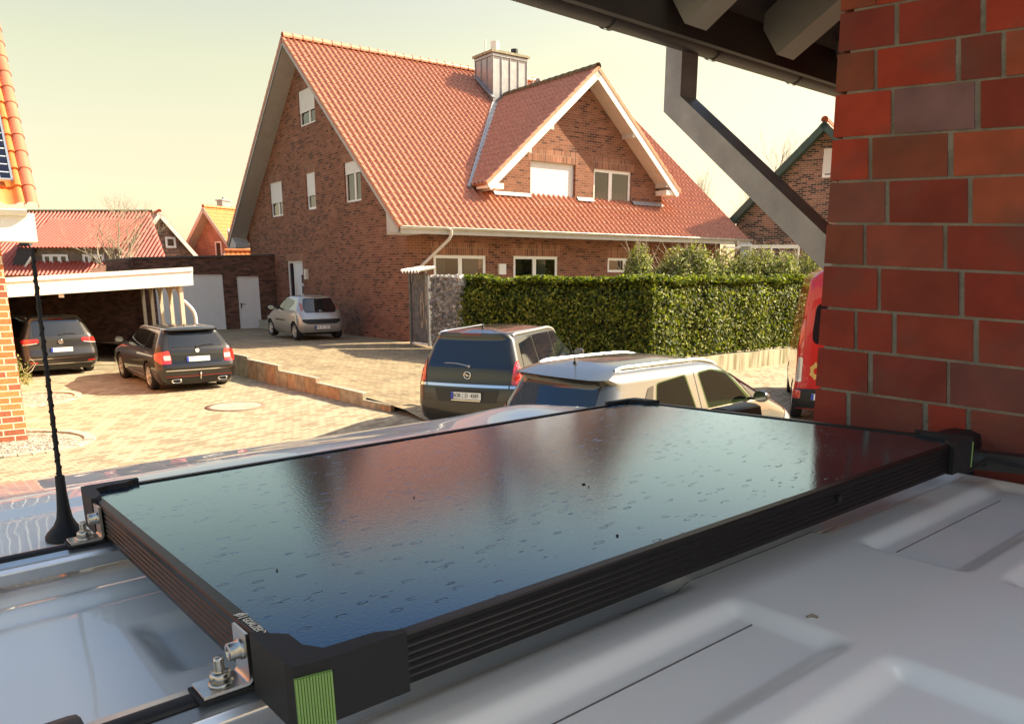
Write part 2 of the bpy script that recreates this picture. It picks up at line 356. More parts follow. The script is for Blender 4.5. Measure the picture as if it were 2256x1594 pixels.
def ridge_tiles(name, a, b, mat, parent, r=.12, l=.38):
    mb = MB(); d = (b-a); n = max(1, int(d.length/l)); t = d.normalized(); s = t.cross(Z).normalized(); up = s.cross(t)
    for i in range(n):
        p = a+t*(i*d.length/n); q = a+t*((i+1)*d.length/n+.03)
        rows = [[P+(s*math.cos(math.pi*k/8)*rr+up*(math.sin(math.pi*k/8)*rr-.02)) for k in range(-1, 10)] for P, rr in ((p, r+.02), (p+t*.05, r+.016), (q, r))]
        mb.grid(rows)
    return mb.build(name, mat, parent)
def board(mb, a, b, up, out, h, t, m=0):
    """plank from a to b, height h along up, thickness t along out"""
    a, b, up, out = Vector(a), Vector(b), Vector(up).normalized(), Vector(out).normalized()
    q = [a, b, b+up*h, a+up*h]; mb.prism(q, out*t, m)
def half_gutter(mb, a, b, out, r=.07, m=0):
    t = (b-a).normalized(); rows = []
    for P in (a, b):
        rows.append([P+out*(r*math.cos(an))-Z*(r*math.sin(an)) for an in [math.pi*k/10 for k in range(11)]])
    mb.grid(rows, m); rows2 = [[p+(p-(P+Z*0))*-.06 for p in r_] for P, r_ in zip((a, b), rows)]; mb.grid(rows2, m, flip=True)
    mb.tube([a+out*r, b+out*r], .011, 8, m)
    for P, r_ in ((a, rows[0]), (b, rows[1])): mb.face(r_, m)

# ================================================================ GROUND
HY = 36.0; HX_ = dirv(HY); HYv = dirv(HY+90); H0 = atz(902, 750, .55); H0.z = 0      # main house frame
def W(x, y, z=0): return H0 + HX_*x + HYv*y + Z*z
def loc(p): q = Vector(p)-H0; return V(q.dot(HX_), q.dot(HYv), q.z)
M['paving'] = brickmat('paving', (.385, .315, .215), (.435, .36, .25), (.13, .095, .06), bw=.21, bh=.105, ms=.012, dark=(.29, .23, .15), pdark=.22, rot=R(-60), bump=.45, rough=.8, var=.12)
M['paving2'] = brickmat('paving_drive', (.30, .23, .14), (.36, .275, .17), (.12, .09, .06), bw=.21, bh=.105, ms=.012, dark=(.25, .19, .12), pdark=.22, rot=R(38), bump=.45, rough=.8, var=.22)
M['earth'] = pmat('earth', (.16, .13, .08), .95, var=.3, vscale=.5, bump=.4, bscale=8)
g = MB(); S = 400
g.face([(-S, -S, -.05), (S, -S, -.05), (S, S, -.05), (-S, S, -.05)]); tag(g.build('ground', M['earth']), kind='structure')
g = MB(); g.face([(-26, -3, 0), (40, -3, 0), (40, 34, 0), (-26, 34, 0)], 0, [(-26, -3), (40, -3), (40, 34), (-26, 34)]); tag(g.build('courtyard_paving', M['paving']), kind='structure')
# raised driveway of the main house: slopes from the garage down to the street, held by a stepped slab wall
WB = [atz(503-60, 807, 0), atz(503, 822, 0), atz(548, 833, 0), atz(616, 850, 0), atz(698, 869, 0), atz(801, 895, 0), atz(862, 907, 0)]
WT = [.60, .57, .50, .38, .28, .14]         # top of each wall length
def drive_z(x, y):
    # height of the driveway in house coordinates
    t = max(0, min(1, (y+9.3)/9.3)); return .12+.40*t
g = MB(); rows = []
for j in range(27):
    y = -9.4+j*.85; 
    t = (y+9.4)/9.4
    left = -5.25 - .80*max(0, min(1, (y+8.9)/8.2)) if y < 0 else -6.05-0.30*y
    right = (.15 if y < -2.2 else .15); right = right if y > -2.2 else .15+(-2.2-y)*.1
    rows.append([W(left+(right-left)*k/10, y, drive_z(0, y) if y < 0 else .52-.015*y) for k in range(11)])
i0 = 0
for a in range(len(rows)-1):
    for b in range(10):
        q = [rows[a][b], rows[a][b+1], rows[a+1][b+1], rows[a+1][b]]; g.face(q, 0, [(p.x, p.y) for p in q])
# front ramp to the street and side skirt
for b in range(10):
    p, q = rows[0][b], rows[0][b+1]; dn = -HYv*.9
    g.face([p+dn-Z*(p.z-.004), q+dn-Z*(q.z-.004), q, p], 0, [(p.x, p.y-.9), (q.x, q.y-.9), (q.x, q.y), (p.x, p.y)])
g.build('driveway', M['paving2'])['kind'] = 'structure'
wall = empty('retaining_wall', WB[3], 'low stepped sandstone slab wall holding the raised driveway beside the dark estate car', 'retaining wall')
rnd = random.Random(5); cols = [(.36, .30, .21), (.42, .25, .14), (.40, .32, .22), (.46, .27, .15), (.33, .29, .21), (.44, .30, .18)]
sl = MB(); cp = MB()
for i in range(6):
    a, b = WB[i], WB[i+1]; d = (b-a); L_ = d.length; d = d.normalized(); nn = V(d.y, -d.x, 0) if True else 0
    if nn.dot(CP-a) < 0: nn = -nn
    x = 0
    while x < L_-.05:
        w = min(rnd.uniform(.38, .6), L_-x)
        if L_-x-w < .12: w = L_-x
        c = rnd.choice(cols); k = rnd.uniform(.85, 1.15); c = tuple(v*k for v in c)
        A = a+d*(x+.004); B = a+d*(x+w-.004); off = rnd.uniform(-.006, .006)
        sl.prism([A+nn*off, B+nn*off, B+nn*off+Z*(WT[i]-.03), A+nn*off+Z*(WT[i]-.03)], -nn*.09, 0, c); x += w
    cp.prism([a+nn*.012+Z*(WT[i]-.028), b+nn*.012+Z*(WT[i]-.028), b+nn*.012+Z*WT[i], a+nn*.012+Z*WT[i]], -nn*.12)
sl.build('stone_slab', M['stone'], wall, fixn=True, bevel=.006); cp.build('kerb_top', M['concrete'], wall, fixn=True)
# street-side kerb at the foot of the ramp hidden by cars is left flat

# ================================================================ MAIN HOUSE
house = empty('brick_house', W(0, 0, .5), 'large brown brick house with steep red tiled roof and a gabled dormer', 'house')
NG = -HX_; NF = -HYv       # outward normals of the gable wall and the front wall
GZ = .3; EZ = 3.95; RY = 7.75; RZ = 11.15; YE = 15.3; OV = .7; XL = 15.1
pitch = math.atan2(RZ-4.05, RY+.95)
# gable wall: x axis = HYv seen from outside goes from the corner away
win_g = [(6.76, 8.33, 8.18, 9.46, 'attic'), (10.68, 12.12, 5.05, 6.45, 'left'), (7.12, 8.02, 5.10, 6.46, 'mid'), (3.12, 4.44, 5.12, 6.47, 'right')]
door = (8.87, 10.70, .95, 3.2)
org = W(0, 0, 0)
clipm = [((RY, RZ-.28), (-math.sin(-pitch)*-1*0+math.sin(pitch)*1.0, -math.cos(pitch))), ((RY, RZ-.28), (-math.sin(pitch), -math.cos(pitch)))]
rect_wall('gable_wall', org, HYv, NG, 0, YE, GZ, 11.2, [h[:4] for h in win_g]+[door], M['house_brick'], house, clips=clipm)
win_f = [(.97, 3.02, 2.05, 3.26), (4.18, 6.17, 2.05, 3.27), (8.63, 10.75, 2.72, 3.25)]
rect_wall('front_wall', org, HX_, NF, 0, XL, GZ, 4.0, win_f, M['house_brick'], house)
b = MB()
for (p0, p1) in ((W(XL, 0), W(XL, YE)), (W(XL, YE), W(0, YE))):
    b.face([p0+Z*GZ, p1+Z*GZ, p1+Z*3.9, p0+Z*3.9], 0, [(0, 0), ((p1-p0).length, 0), ((p1-p0).length, 3.6), (0, 3.6)])
b.face([W(XL, 0, 3.9), W(XL, YE, 3.9), W(XL, RY, RZ-.3)], 0, [(0, 0), (YE, 0), (RY, 7)])
b.build('rear_wall', M['house_brick'], house)
# gable windows
window(house, org, HYv, NG, 6.76, 8.33, 8.18, 9.46, mull=(.40,), shutter=.60, curtain=((0, .30), (.55, .95)))
window(house, org, HYv, NG, 10.68, 12.12, 5.05, 6.45, mull=(.40,), shutter=.58, curtain=((.45, .7),))
window(house, org, HYv, NG, 7.12, 8.02, 5.10, 6.46, shutter=.60, curtain=((.5, .95),), fw=.10)
window(house, org, HYv, NG, 3.12, 4.44, 5.12, 6.47, mull=(.42,), shutter=.28, curtain=((0, .38), (.45, .95)))
for x0, x1, z0, z1, _ in win_g: lintel(house, org, HYv, NG, x0-.1, x1+.1, z1, .25)
lintel(house, org, HYv, NG, 8.7, 10.8, 3.2, .25)
# front door recess with side light
fd = MB(); o2 = org-NG*.12
def gb(mb, a, b_, c, d, t0, t1, o=org, xd=HYv, n=NG, m=0): mb.box(o+xd*(a+b_)/2+Z*(c+d)/2+n*(t0+t1)/2, xd*(b_-a)/2, n*(t1-t0)/2, Z*(d-c)/2, m)
for a, b_, c, d in ((8.87, 8.96, .95, 3.2), (9.98, 10.08, .95, 3.2), (10.61, 10.70, .95, 3.2), (8.96, 9.98, 3.1, 3.2), (10.08, 10.61, 3.1, 3.2)): gb(fd, a, b_, c, d, -.16, -.08)
dfr = fd.build('door_frame', M['white_pvc'], house)
dl = MB(); gb(dl, 8.97, 9.97, .95, 3.09, -.15, -.10); dleaf = dl.build('front_door', M['white_pvc'], house)
g2 = MB(); gb(g2, 9.04, 9.30, 2.28, 2.62, -.10, -.094); gb(g2, 9.04, 9.30, 1.85, 2.18, -.10, -.094); g2.build('door_pane', M['carglass'], dleaf)
g2 = MB(); g2.tube([org+HYv*9.85+NG*-.05+Z*1.7, org+HYv*9.85+NG*-.05+Z*2.3], .015); g2.build('handle', M['steel'], dleaf)
g2 = MB(); gb(g2, 10.09, 10.60, .98, 3.09, -.13, -.12); g2.build('side_pane', M['carglass'], dfr)
wl = MB(); gb(wl, 8.28, 8.46, 2.45, 2.85, 0, .12); wl.build('wall_lamp', pmat('lamp_shell', (.78, .74, .62), .4, var=0), house, bevel=.01)
mbx = MB(); gb(mbx, 8.0, 8.3, 1.55, 1.85, 0, .1); mbx.build('letter_box', M['gate'], house, bevel=.01)
st = MB(); gb(st, 8.6, 10.9, .4, .95, 0, .9); gb(st, 8.5, 11.0, .4, .75, .9, 1.25); st.build('entrance_step', M['concrete'], house)
# front windows (ground floor)
window(house, org, HX_, NF, .97, 3.02, 2.05, 3.26, mull=(.5,), curtain=((0, .22), (.62, .92)), rec=.05, fw=.10)
window(house, org, HX_, NF, 4.18, 6.17, 2.05, 3.27, mull=(.47,), curtain=((.6, .8),), rec=.05, fw=.10)
window(house, org, HX_, NF, 8.63, 10.75, 2.72, 3.25, mull=(.42,), rec=.05, fw=.09)
for x0, x1, z0, z1 in win_f: lintel(house, org, HX_, NF, x0-.1, x1+.1, z1, .42)
mt = MB(); gb(mt, 3.52, 3.80, 2.64, 3.0, 0, .1, xd=HX_, n=NF); mt.build('wall_box', M['white_pvc'], house, bevel=.008)
# roof: two pantiled slopes
Vf = (HYv*math.cos(pitch)+Z*math.sin(pitch)); Vb = (-HYv*math.cos(pitch)+Z*math.sin(pitch))
eaveF = W(-OV, -.95, 4.05); slen = (RZ-4.05)/math.sin(pitch); RW = 16.55
# dormer geometry
DX = 7.90; DZ = 9.84; DYV = 0.0; DL = 3.05; DR = 12.45; DEZ = 5.62; DWY = .62
dp = math.atan2(DZ-DEZ, DX-DL); nl = V(0, 0, 0)
roofF = pantiles('roof', eaveF, HX_, Vf, RW, slen, M['tile'], house)
Nf = HX_.cross(Vf).normalized(); Nf = Nf if Nf.z > 0 else -Nf
roofB = pantiles('rear_roof', W(-OV+RW, YE+1.15, 4.05-.0), -HX_, (W(0, RY, RZ)-W(0, YE+1.15, 4.05)).normalized(), RW, (W(0, RY, RZ)-W(0, YE+1.15, 4.05)).length, M['tile'], house, samp=4)
ridge_tiles('ridge', W(-OV, RY, RZ+.06), W(-OV+RW, RY, RZ+.06), M['ridge'], house)
# verge boards + soffit of the gable overhang
vb = MB(); sf = MB()
A0 = W(-OV, RY, RZ); 
for (ye, ze) in ((-.95, 4.05), (YE+1.15, 4.05)):
    E0 = W(-OV, ye, ze); up = (A0-E0).normalized(); nn = up.cross(HX_).normalized(); nn = nn if nn.z > 0 else -nn
    board(vb, E0-nn*.20-HX_*.0, A0-nn*.20, nn, -HX_, .20, .03)
    # soffit under the verge overhang
    a, b_ = E0-nn*.17, A0-nn*.17
    sf.face([a, b_, b_+HX_*(OV+.02), a+HX_*(OV+.02)]); sf.face([a-nn*.05, b_-nn*.05, b_-nn*.05+HX_*(OV+.02), a-nn*.05+HX_*(OV+.02)][::-1])
verge = vb.build('verge_board', M['zinc'], house, fixn=True); sf.build('soffit', M['soffit_dark'], house)
vt = MB()
for (ye, ze) in ((-.95, 4.05), (YE+1.15, 4.05)):   # verge tiles along the rake
    E0 = W(-OV, ye, ze); up = (A0-E0); n = int(up.length/.345); nn = up.normalized().cross(HX_).normalized(); nn = nn if nn.z > 0 else -nn
    for k in range(n):
        p = E0+up*(k/n); q = E0+up*((k+1)/n+.002)
        vt.prism([p+nn*-.10-HX_*.045, q-nn*.10-HX_*.045, q+nn*.03-HX_*.045, p+nn*.055-HX_*.045], HX_*.10)
vt.build('verge_tile', M['tile'], house, fixn=True)
# eaves boxes at the foot of the gable
for (y0, y1, zt) in ((-.95, .02, 4.0), (YE-.05, YE+1.1, 4.0)):
    eb = MB(); eb.prism([W(-OV+.03, y0, zt-.16), W(-OV+.03, y1, zt-.16), W(-OV+.03, y1, zt+.0+(.75 if True else 0)), W(-OV+.03, y0, zt)], HX_*(OV-.04)); eb.build('eaves_box', M['soffit'], house, fixn=True)
fb = MB(); fb.face([W(-OV, -.93, 3.86), W(XL+.6, -.93, 3.86), W(XL+.6, .02, 3.90), W(-OV, .02, 3.90)]); board(fb, W(-OV, -.95, 3.86), W(XL+.75, -.95, 3.86), Z, -HYv, .17, .02)
fb.build('eaves_board', M['soffit'], house)
gt = MB(); half_gutter(gt, W(-OV-.02, -1.0, 4.06), W(XL+.78, -1.0, 4.06), -HYv, .075); gt.build('gutter', M['gutter'], house)
dn = MB(); gy = -1.08
dn.tube([W(1.0, gy, 4.0), W(1.0, gy, 3.86), W(.95, gy+.05, 3.72), W(.28, -.14, 2.78), W(.2, -.09, 2.66), W(.2, -.09, .6)], .05, 12); dn.build('downpipe', M['gutter'], house)
dn = MB(); dn.tube([W(XL-.2, gy, 4.0), W(XL-.2, gy, 3.7), W(XL-.2, -.1, 3.2), W(XL-.2, -.1, .6)], .05, 10); dn.build('downpipe', M['gutter'], house)
# chimney clad in standing seam zinc
ch = MB(); cx0, cx1, cy0, cy1 = 7.28, 9.0, 5.68, 6.95; CT = 11.42
ch.prism([W(cx0, cy0, 8.6), W(cx1, cy0, 8.6), W(cx1, cy1, 8.6), W(cx0, cy1, 8.6)], Z*(CT-8.6))
chim = ch.build('chimney', M['zinc'], house, fixn=True)
sm = MB()
for k in range(5): sm.box(W(cx0+(cx1-cx0)*k/4, cy0-.015, (CT+8.8)/2), HX_*.014, HYv*.02, Z*((CT-8.8)/2))
for k in range(4): sm.box(W(cx0-.015, cy0+(cy1-cy0)*k/3, (CT+8.8)/2), HX_*.02, HYv*.014, Z*((CT-8.8)/2))
sm.box(W((cx0+cx1)/2, cy0-.03, CT-.09), HX_*((cx1-cx0)/2+.04), HYv*.02, Z*.04); sm.box(W(cx0-.03, (cy0+cy1)/2, CT-.09), HX_*.02, HYv*((cy1-cy0)/2+.02), Z*.04)
sm.build('standing_seam', M['zinc'], chim)
cap = MB(); cap.box(W((cx0+cx1)/2, (cy0+cy1)/2, CT+.04), HX_*((cx1-cx0)/2+.10), HYv*((cy1-cy0)/2+.10), Z*.045); cap.build('chimney_cap', pmat('mossy_concrete', (.30, .28, .19), .9, var=.4, vscale=6), chim)
fl = MB(); fl.tube([W(cx0+.35, cy0+.35, CT+.08), W(cx0+.35, cy0+.35, CT+.50)], .17, 16); fl.tube([W(cx0+.25, cy0+.75, CT+.08), W(cx0+.25, cy0+.75, CT+.25)], [.2, .08], 12); fl.tube([W(cx0+.12, cy0+.70, CT+.1), W(cx0+.12, cy0+.70, CT+.62)], .03, 8)
fl.tube([W(cx0+1.02, cy0+.3, CT+.08), W(cx0+1.02, cy0+.3, CT+.28)], .05, 12); fl.build('flue', M['white'], chim)
fl = MB(); fl.tube([W(cx0+1.38, cy0+.4, CT+.08), W(cx0+1.38, cy0+.4, CT+.38)], .15, 18); fl.tube([W(cx0+1.38, cy0+.4, CT+.38), W(cx0+1.38, cy0+.4, CT+.385)], .13, 18); fl.build('flue', M['black_plastic'], chim)
fs = MB(); board(fs, W(cx0-.12, cy0-.12, 9.66+.0), W(cx0-.12, cy1, 10.72), Nf, HX_, .05, .12); fs.build('flashing', M['lead'], chim, fixn=True)
# satellite dish on a mast next to the chimney
dish = empty('satellite_dish', W(8.7, 5.2, 9.6), 'grey satellite dish on a short mast beside the zinc chimney', 'satellite dish')
d = MB(); d.tube([W(8.62, 4.75, 9.0), W(8.62, 4.75, 10.35)], .035, 10); d.tube([W(8.62, 4.75, 10.05), W(8.95, 4.85, 10.02)], .03, 8); d.tube([W(8.62, 4.75, 8.95), W(8.62, 4.75, 9.15)], [.14, .05], 12); d.build('mast', M['zinc'], dish)
d = MB(); ax = (sd*1.0+V(0, 0, .0)).normalized(); ax = (HX_*.93-HYv*.25+Z*.35).normalized(); d.lathe([(.45*t, .10*t*t) for t in (0.01, .25, .5, .75, 1)]+[(.455, .10), (.44, .085)], W(9.02, 4.92, 10.05), ax, 28); d.build('dish', M['zinc'], dish)
d = MB(); d.tube([W(9.02, 4.92, 9.7), W(9.02, 4.92, 9.95)+ax*.45], .012, 6); d.tube([W(9.02, 4.92, 9.95)+ax*.43, W(9.02, 4.92, 9.95)+ax*.52], .03, 8); d.build('feed_arm', M['black_plastic'], dish)

# dormer gable
dorm = MB()
dwall_org = W(0, DWY, 0); dclips = [((DX, DZ-.42), (math.sin(dp), -math.cos(dp))), ((DX, DZ-.42), (-math.sin(dp), -math.cos(dp)))]
w1 = (5.38, 7.48, 5.02, 6.58); w2 = (8.38, 10.35, 5.02, 6.53)
dw = rect_wall('dormer_wall', dwall_org, HX_, NF, 3.72, 12.05, 5.0, 9.9, [w1, w2], M['house_brick'], house, clips=dclips, depth=.2)
wb = MB()
for x in (3.72, 12.05):
    wb.face([W(x, DWY, 5.0), W(x, 3.0, 5.0), W(x, 3.0, 6.2), W(x, DWY, 6.2)], 0, [(0, 0), (2.4, 0), (2.4, 1.2), (0, 1.2)])
wb.build('dormer_cheek', M['house_brick'], dw)
lintel(dw, dwall_org, HX_, NF, w1[0]-.1, w1[1]+.1, w1[3], .42); lintel(dw, dwall_org, HX_, NF, w2[0]-.1, w2[1]+.1, w2[3], .42)
window(dw, dwall_org, HX_, NF, *w1, rec=.16, shutter=.985, room=False)
window(dw, dwall_org, HX_, NF, *w2, rec=.10, mull=(.46,), glass='glass', fw=.11)
ts = MB()   # tilt: white sills / lead aprons at the feet of the windows
for a, b_ in ((w1[0]-.15, w1[1]+.25), (w2[0]-.15, w2[1]+.25)):
    ts.box(W((a+b_)/2, DWY-.10, 5.10), HX_*((b_-a)/2), HYv*.16+Z*.0, Z*.025); 
    q = [W(a, DWY-.26, 5.07), W(b_, DWY-.26, 5.07), W(b_, DWY-.55, 4.86-.02), W(a, DWY-.55, 4.86-.02)]
ts.build('window_sill', M['white'], dw)
for a, b_ in ((3.75, w1[0]-.05), (w1[1]+.05, w2[0]-.05), (w2[1]+.05, 12.05)):
    z0 = 5.36; ap = MB(); ap.prism([W(a, DWY-.01, z0+.08), W(b_, DWY-.01, z0+.08), W(b_, DWY-.14, z0-.055), W(a, DWY-.14, z0-.055)], Nf*.02); ap.build('flashing', M['lead'], dw, fixn=True)
# dormer slopes (clipped at the main roof plane)
back = (RY+.0)-.0
Ul = HYv; VL = (HX_*math.cos(dp)+Z*math.sin(dp)); VR = (-HX_*math.cos(dp)+Z*math.sin(dp))
dlen = (DX-DL)/math.cos(dp); dlr = (DR-DX)/math.cos(dp); DEZR = DZ-(DR-DX)*math.tan(dp)
for nm, o_, vv, ln in (('dormer_roof', W(DL, DYV, DEZ), VL, dlen), ('dormer_roof', W(DR, DYV, DEZR), VR, dlr)):
    pantiles(nm, o_, Ul, vv, 6.4, ln, M['tile'], house, clips=[(eaveF+Nf*.0, -Nf)], tw=.235)
ridge_tiles('ridge', W(DX, DYV-.05, DZ+.05), W(DX, 6.15, DZ+.05), M['tile_moss'], house, r=.10)
vb = MB(); vt = MB(); sf = MB(); A1 = W(DX, DYV, DZ); SV = math.tan(0)
for E0 in (W(DL, DYV, DEZ), W(DR, DYV, DEZR)):
    up = (A1-E0).normalized(); nn = up.cross(HYv).normalized(); nn = nn if nn.z > 0 else -nn
    board(vb, E0-nn*.30+HYv*.0, A1-nn*.30, nn, -HYv, .28, .03)
    board(sf, E0-nn*.30, A1-nn*.30, nn, HYv, .02, DWY+.02)
    n = int((A1-E0).length/.345); dl_ = (A1-E0)
    for k in range(n):
        p = E0+dl_*(k/n); q = E0+dl_*((k+1)/n); vt.prism([p-nn*.07-HYv*.05, q-nn*.07-HYv*.05, q+nn*.03-HYv*.05, p+nn*.055-HYv*.05], HYv*.12)
vb.build('dormer_verge_board', M['white'], house, fixn=True); vt.build('dormer_verge_tile', M['ridge'], house, fixn=True); sf.build('dormer_soffit', M['soffit'], house, fixn=True)
for E_, fx in ((W(DR, DYV, DEZR), .42), (W(DR, DYV, DEZR), .84), (W(DL, DYV, DEZ), .42), (W(DL, DYV, DEZ), .62)):
    pb = MB(); p = A1+(E_-A1)*fx; pb.box(p+HYv*.3-Z*.42, HX_*.07, HYv*.3, Z*.09); pb.build('purlin', M['soffit'], house)
vg = MB()   # lead valley on the left and its little outlet, stub gutters
def roofpt(x, y, dz=0): return W(x, y, 4.05+(y+.95)*math.tan(pitch)+dz)
yv = (DEZ-4.05)/math.tan(pitch)-.95; yt = (DZ-4.05)/math.tan(pitch)-.95
a, b_ = roofpt(DL-.12, yv-.2, .06), roofpt(DX-.1, yt, .06); s_ = (b_-a).normalized().cross(Nf).normalized()
vg.prism([a-s_*.11, a+s_*.11, b_+s_*.11, b_-s_*.11], Nf*.03); vg.tube([a-s_*.03, b_-s_*.03], .045, 8); vg.build('valley', M['lead'], house, fixn=True)
gg = MB(); half_gutter(gg, W(DL-.02, DYV, DEZ-.02), W(DL-.02, yv+.1, DEZ-.02), -HX_, .06); half_gutter(gg, W(DR+.02, DYV, DEZR-.02), W(DR+.02, yv+.1, DEZR-.02), HX_, .06); gg.build('gutter', pmat('copper_gutter', (.36, .17, .08), .4, .6), house)
for x_, z_ in ((DL+.38, DEZ-.07), (DR-.38, DEZR-.07)): ebx = MB(); ebx.box(W(x_, .32, z_), HX_*.36, HYv*.3, Z*.09); ebx.build('eaves_box', M['white'], house)
vp = MB()
for x, y in ((10.9, 7.2),): vp.tube([roofpt(x, y), roofpt(x, y)+Z*.35], .05, 8)
vp.build('vent_pipe', M['tile_moss'], house)

# ================================================================ GARAGE
gar = empty('garage_building', W(-4, 12.1, .3), 'flat roofed dark brick garage with two white doors joined to the house', 'garage')
go = W(0, 12.1, 0); gz1 = 3.45
gd = (-5.0, -2.30, .25, 2.64); sd_ = (-1.70, -.76, .3, 2.56)
gw = rect_wall('garage_wall', go, HX_, NF, -5.75, 0, .0, gz1, [gd, sd_], M['garage_brick'], gar, clips=[((0, gz1), (.035, -1))])
q = MB(); PE = aty(198, 592, 24.3); q.face([V(PE.x, PE.y, 2.4), W(-5.75, 12.1, 2.4), W(-5.75, 12.1, 3.24), PE], 0, [(0, 0), (4, 0), (4, .8), (0, .6)]); q.face([W(-5.75, 12.1, 0), W(-5.75, 18.5, 0), W(-5.75, 18.5, 3.24), W(-5.75, 12.1, 3.24)], 0, [(0, 0), (6, 0), (6, 3), (0, 3)]); q.build('side_wall', M['garage_brick'], gar)
q = MB(); q.prism([W(-5.8, 12.05, 3.235), W(0, 12.05, 3.44), W(0, 18.5, 3.44), W(-5.8, 18.5, 3.235)], Z*.07); q.build('flat_roof', pmat('roof_felt', (.10, .09, .085), .9, var=.2), gar, fixn=True)
lintel(gar, go, HX_, NF, gd[0]-.05, gd[1]+.05, gd[3]+.0, .25, 'garage_brick'); lintel(gar, go, HX_, NF, sd_[0]-.05, sd_[1]+.05, sd_[3], .25, 'garage_brick')
def panel_door(name, x0, x1, z0, z1, ribs, parent, handle=False):
    mb = MB(); n = ribs; o3 = go-NF*.08
    mb.box(o3+HX_*(x0+x1)/2+Z*(z0+z1)/2, HX_*(x1-x0)/2, NF*.02, Z*(z1-z0)/2)
    for k in range(n):
        x = x0+(x1-x0)*(k+.5)/n; mb.box(o3+HX_*x+Z*(z0+z1)/2+NF*.022, HX_*((x1-x0)/n*.36), NF*.006, Z*((z1-z0)/2-.03))
    for a, b_ in ((x0, x0+.05), (x1-.05, x1)): mb.box(o3+HX_*(a+b_)/2+Z*(z0+z1)/2+NF*.03, HX_*.025, NF*.02, Z*(z1-z0)/2)
    mb.box(o3+HX_*(x0+x1)/2+Z*(z1-.03)+NF*.03, HX_*(x1-x0)/2, NF*.02, Z*.03)
    o = mb.build(name, M['white_pvc'], parent)
    if handle:
        h = MB(); h.box(o3+HX_*(x0+.12)+Z*(z0+1.02)+NF*.035, HX_*.022, NF*.01, Z*.11); h.tube([o3+HX_*(x0+.12)+Z*(z0+1.08)+NF*.08, o3+HX_*(x0+.28)+Z*(z0+1.08)+NF*.08], .014, 8); h.build('handle', M['ink'], o)
panel_door('garage_door', *gd, 26, gar); panel_door('side_door', *sd_, 12, gar, True)

# ================================================================ CARPORT
FR = onv(426, 628, V(*(atz(230, 822, 0))), HY); FL0 = onv(15, 655, FR, HY); FRt = onv(424, 588, FR, HY); FLt = onv(5, 612, FR, HY)
cpt = empty('carport', V(FR.x, FR.y, 0), 'white flat roofed carport with a deep fascia and arched side bays', 'carport')
ext = (FL0-FR); FL2 = FR+ext*1.25; FL2t = FRt+(FLt-FRt)*1.25
inn = V(-math.sin(R(HY)), math.cos(R(HY)), 0)
f = MB(); f.prism([FR, FL2, FL2t-Z*.12, FRt-Z*.12], inn*.08); f.prism([FRt-Z*.115-inn*.03, FL2t-Z*.115-inn*.03, FL2t-inn*.03, FRt-inn*.03], inn*.14)
f.build('fascia', M['white'], cpt, fixn=True)
f = MB(); up0 = .06; f.prism([FRt-Z*.16+inn*.08, FL2t-Z*.16+inn*.08, FL2t-Z*.16+inn*5.6, FRt-Z*.16+inn*5.6], Z*.06); f.build('roof_deck', M['soffit_dark'], cpt, fixn=True)
f = MB(); f.prism([FRt-Z*.12+inn*.09, FR+inn*.09, FR+inn*5.6, FRt-Z*.12+inn*5.6], (FL2-FR).normalized()*.06); f.build('side_fascia', M['white'], cpt, fixn=True)
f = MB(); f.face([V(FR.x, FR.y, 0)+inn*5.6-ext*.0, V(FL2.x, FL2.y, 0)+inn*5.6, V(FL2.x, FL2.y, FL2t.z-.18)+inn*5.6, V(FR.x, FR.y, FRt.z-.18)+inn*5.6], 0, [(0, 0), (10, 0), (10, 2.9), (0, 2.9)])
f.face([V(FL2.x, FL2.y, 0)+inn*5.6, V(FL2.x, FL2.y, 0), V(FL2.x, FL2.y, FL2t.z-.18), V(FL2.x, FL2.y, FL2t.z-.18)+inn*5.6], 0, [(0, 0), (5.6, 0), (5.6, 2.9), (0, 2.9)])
M['shaded_brick'] = brickmat('shaded_brick', (.07, .032, .022), (.10, .048, .034), (.08, .06, .045), dark=(.045, .022, .016), pdark=.3); f.build('rear_wall', M['shaded_brick'], cpt)  # dark brick with the carport's interior shade put into its colour
pb_ = V(FR.x, FR.y, 0)+ext.normalized()*.42*V(1, 1, 0).length/1.414+inn*.12
sidep = ext.normalized(); sidep.z = 0; sidep.normalize()
M['post'] = pmat('post_paint', (.62, .55, .42), .6, var=.08)
topz = FR.z+.02
for k in range(5):
    p = V(FR.x, FR.y, 0)+sidep*.32+inn*(.15+k*1.3)
    f = MB(); f.box(p+Z*(topz+.1)/2, sidep*.05, inn*.05, Z*(topz+.1)/2); f.build('post', M['post'], cpt)
ar = MB()
for k in range(4):     # arched bracket boards between the posts
    p = V(FR.x, FR.y, 0)+sidep*.32+inn*(.15+k*1.3); x0, x1 = .05, 1.25; n = 12; zt = topz+.05; zs = topz-.62; r = (x1-x0)/2
    for i in range(n):
        a0 = math.pi*i/n; a1 = math.pi*(i+1)/n
        pts = [(x0+r-r*math.cos(a0), zs+.50*math.sin(a0)), (x0+r-r*math.cos(a1), zs+.50*math.sin(a1))]
        ar.prism([p+inn*pts[0][0]+Z*pts[0][1], p+inn*pts[1][0]+Z*pts[1][1], p+inn*pts[1][0]+Z*zt, p+inn*pts[0][0]+Z*zt], sidep*.03)
ar.build('arch_board', M['post'], cpt, fixn=True)
# back panel behind the arches
f = MB(); p = V(FR.x, FR.y, 0)+sidep*-.9+inn*.9
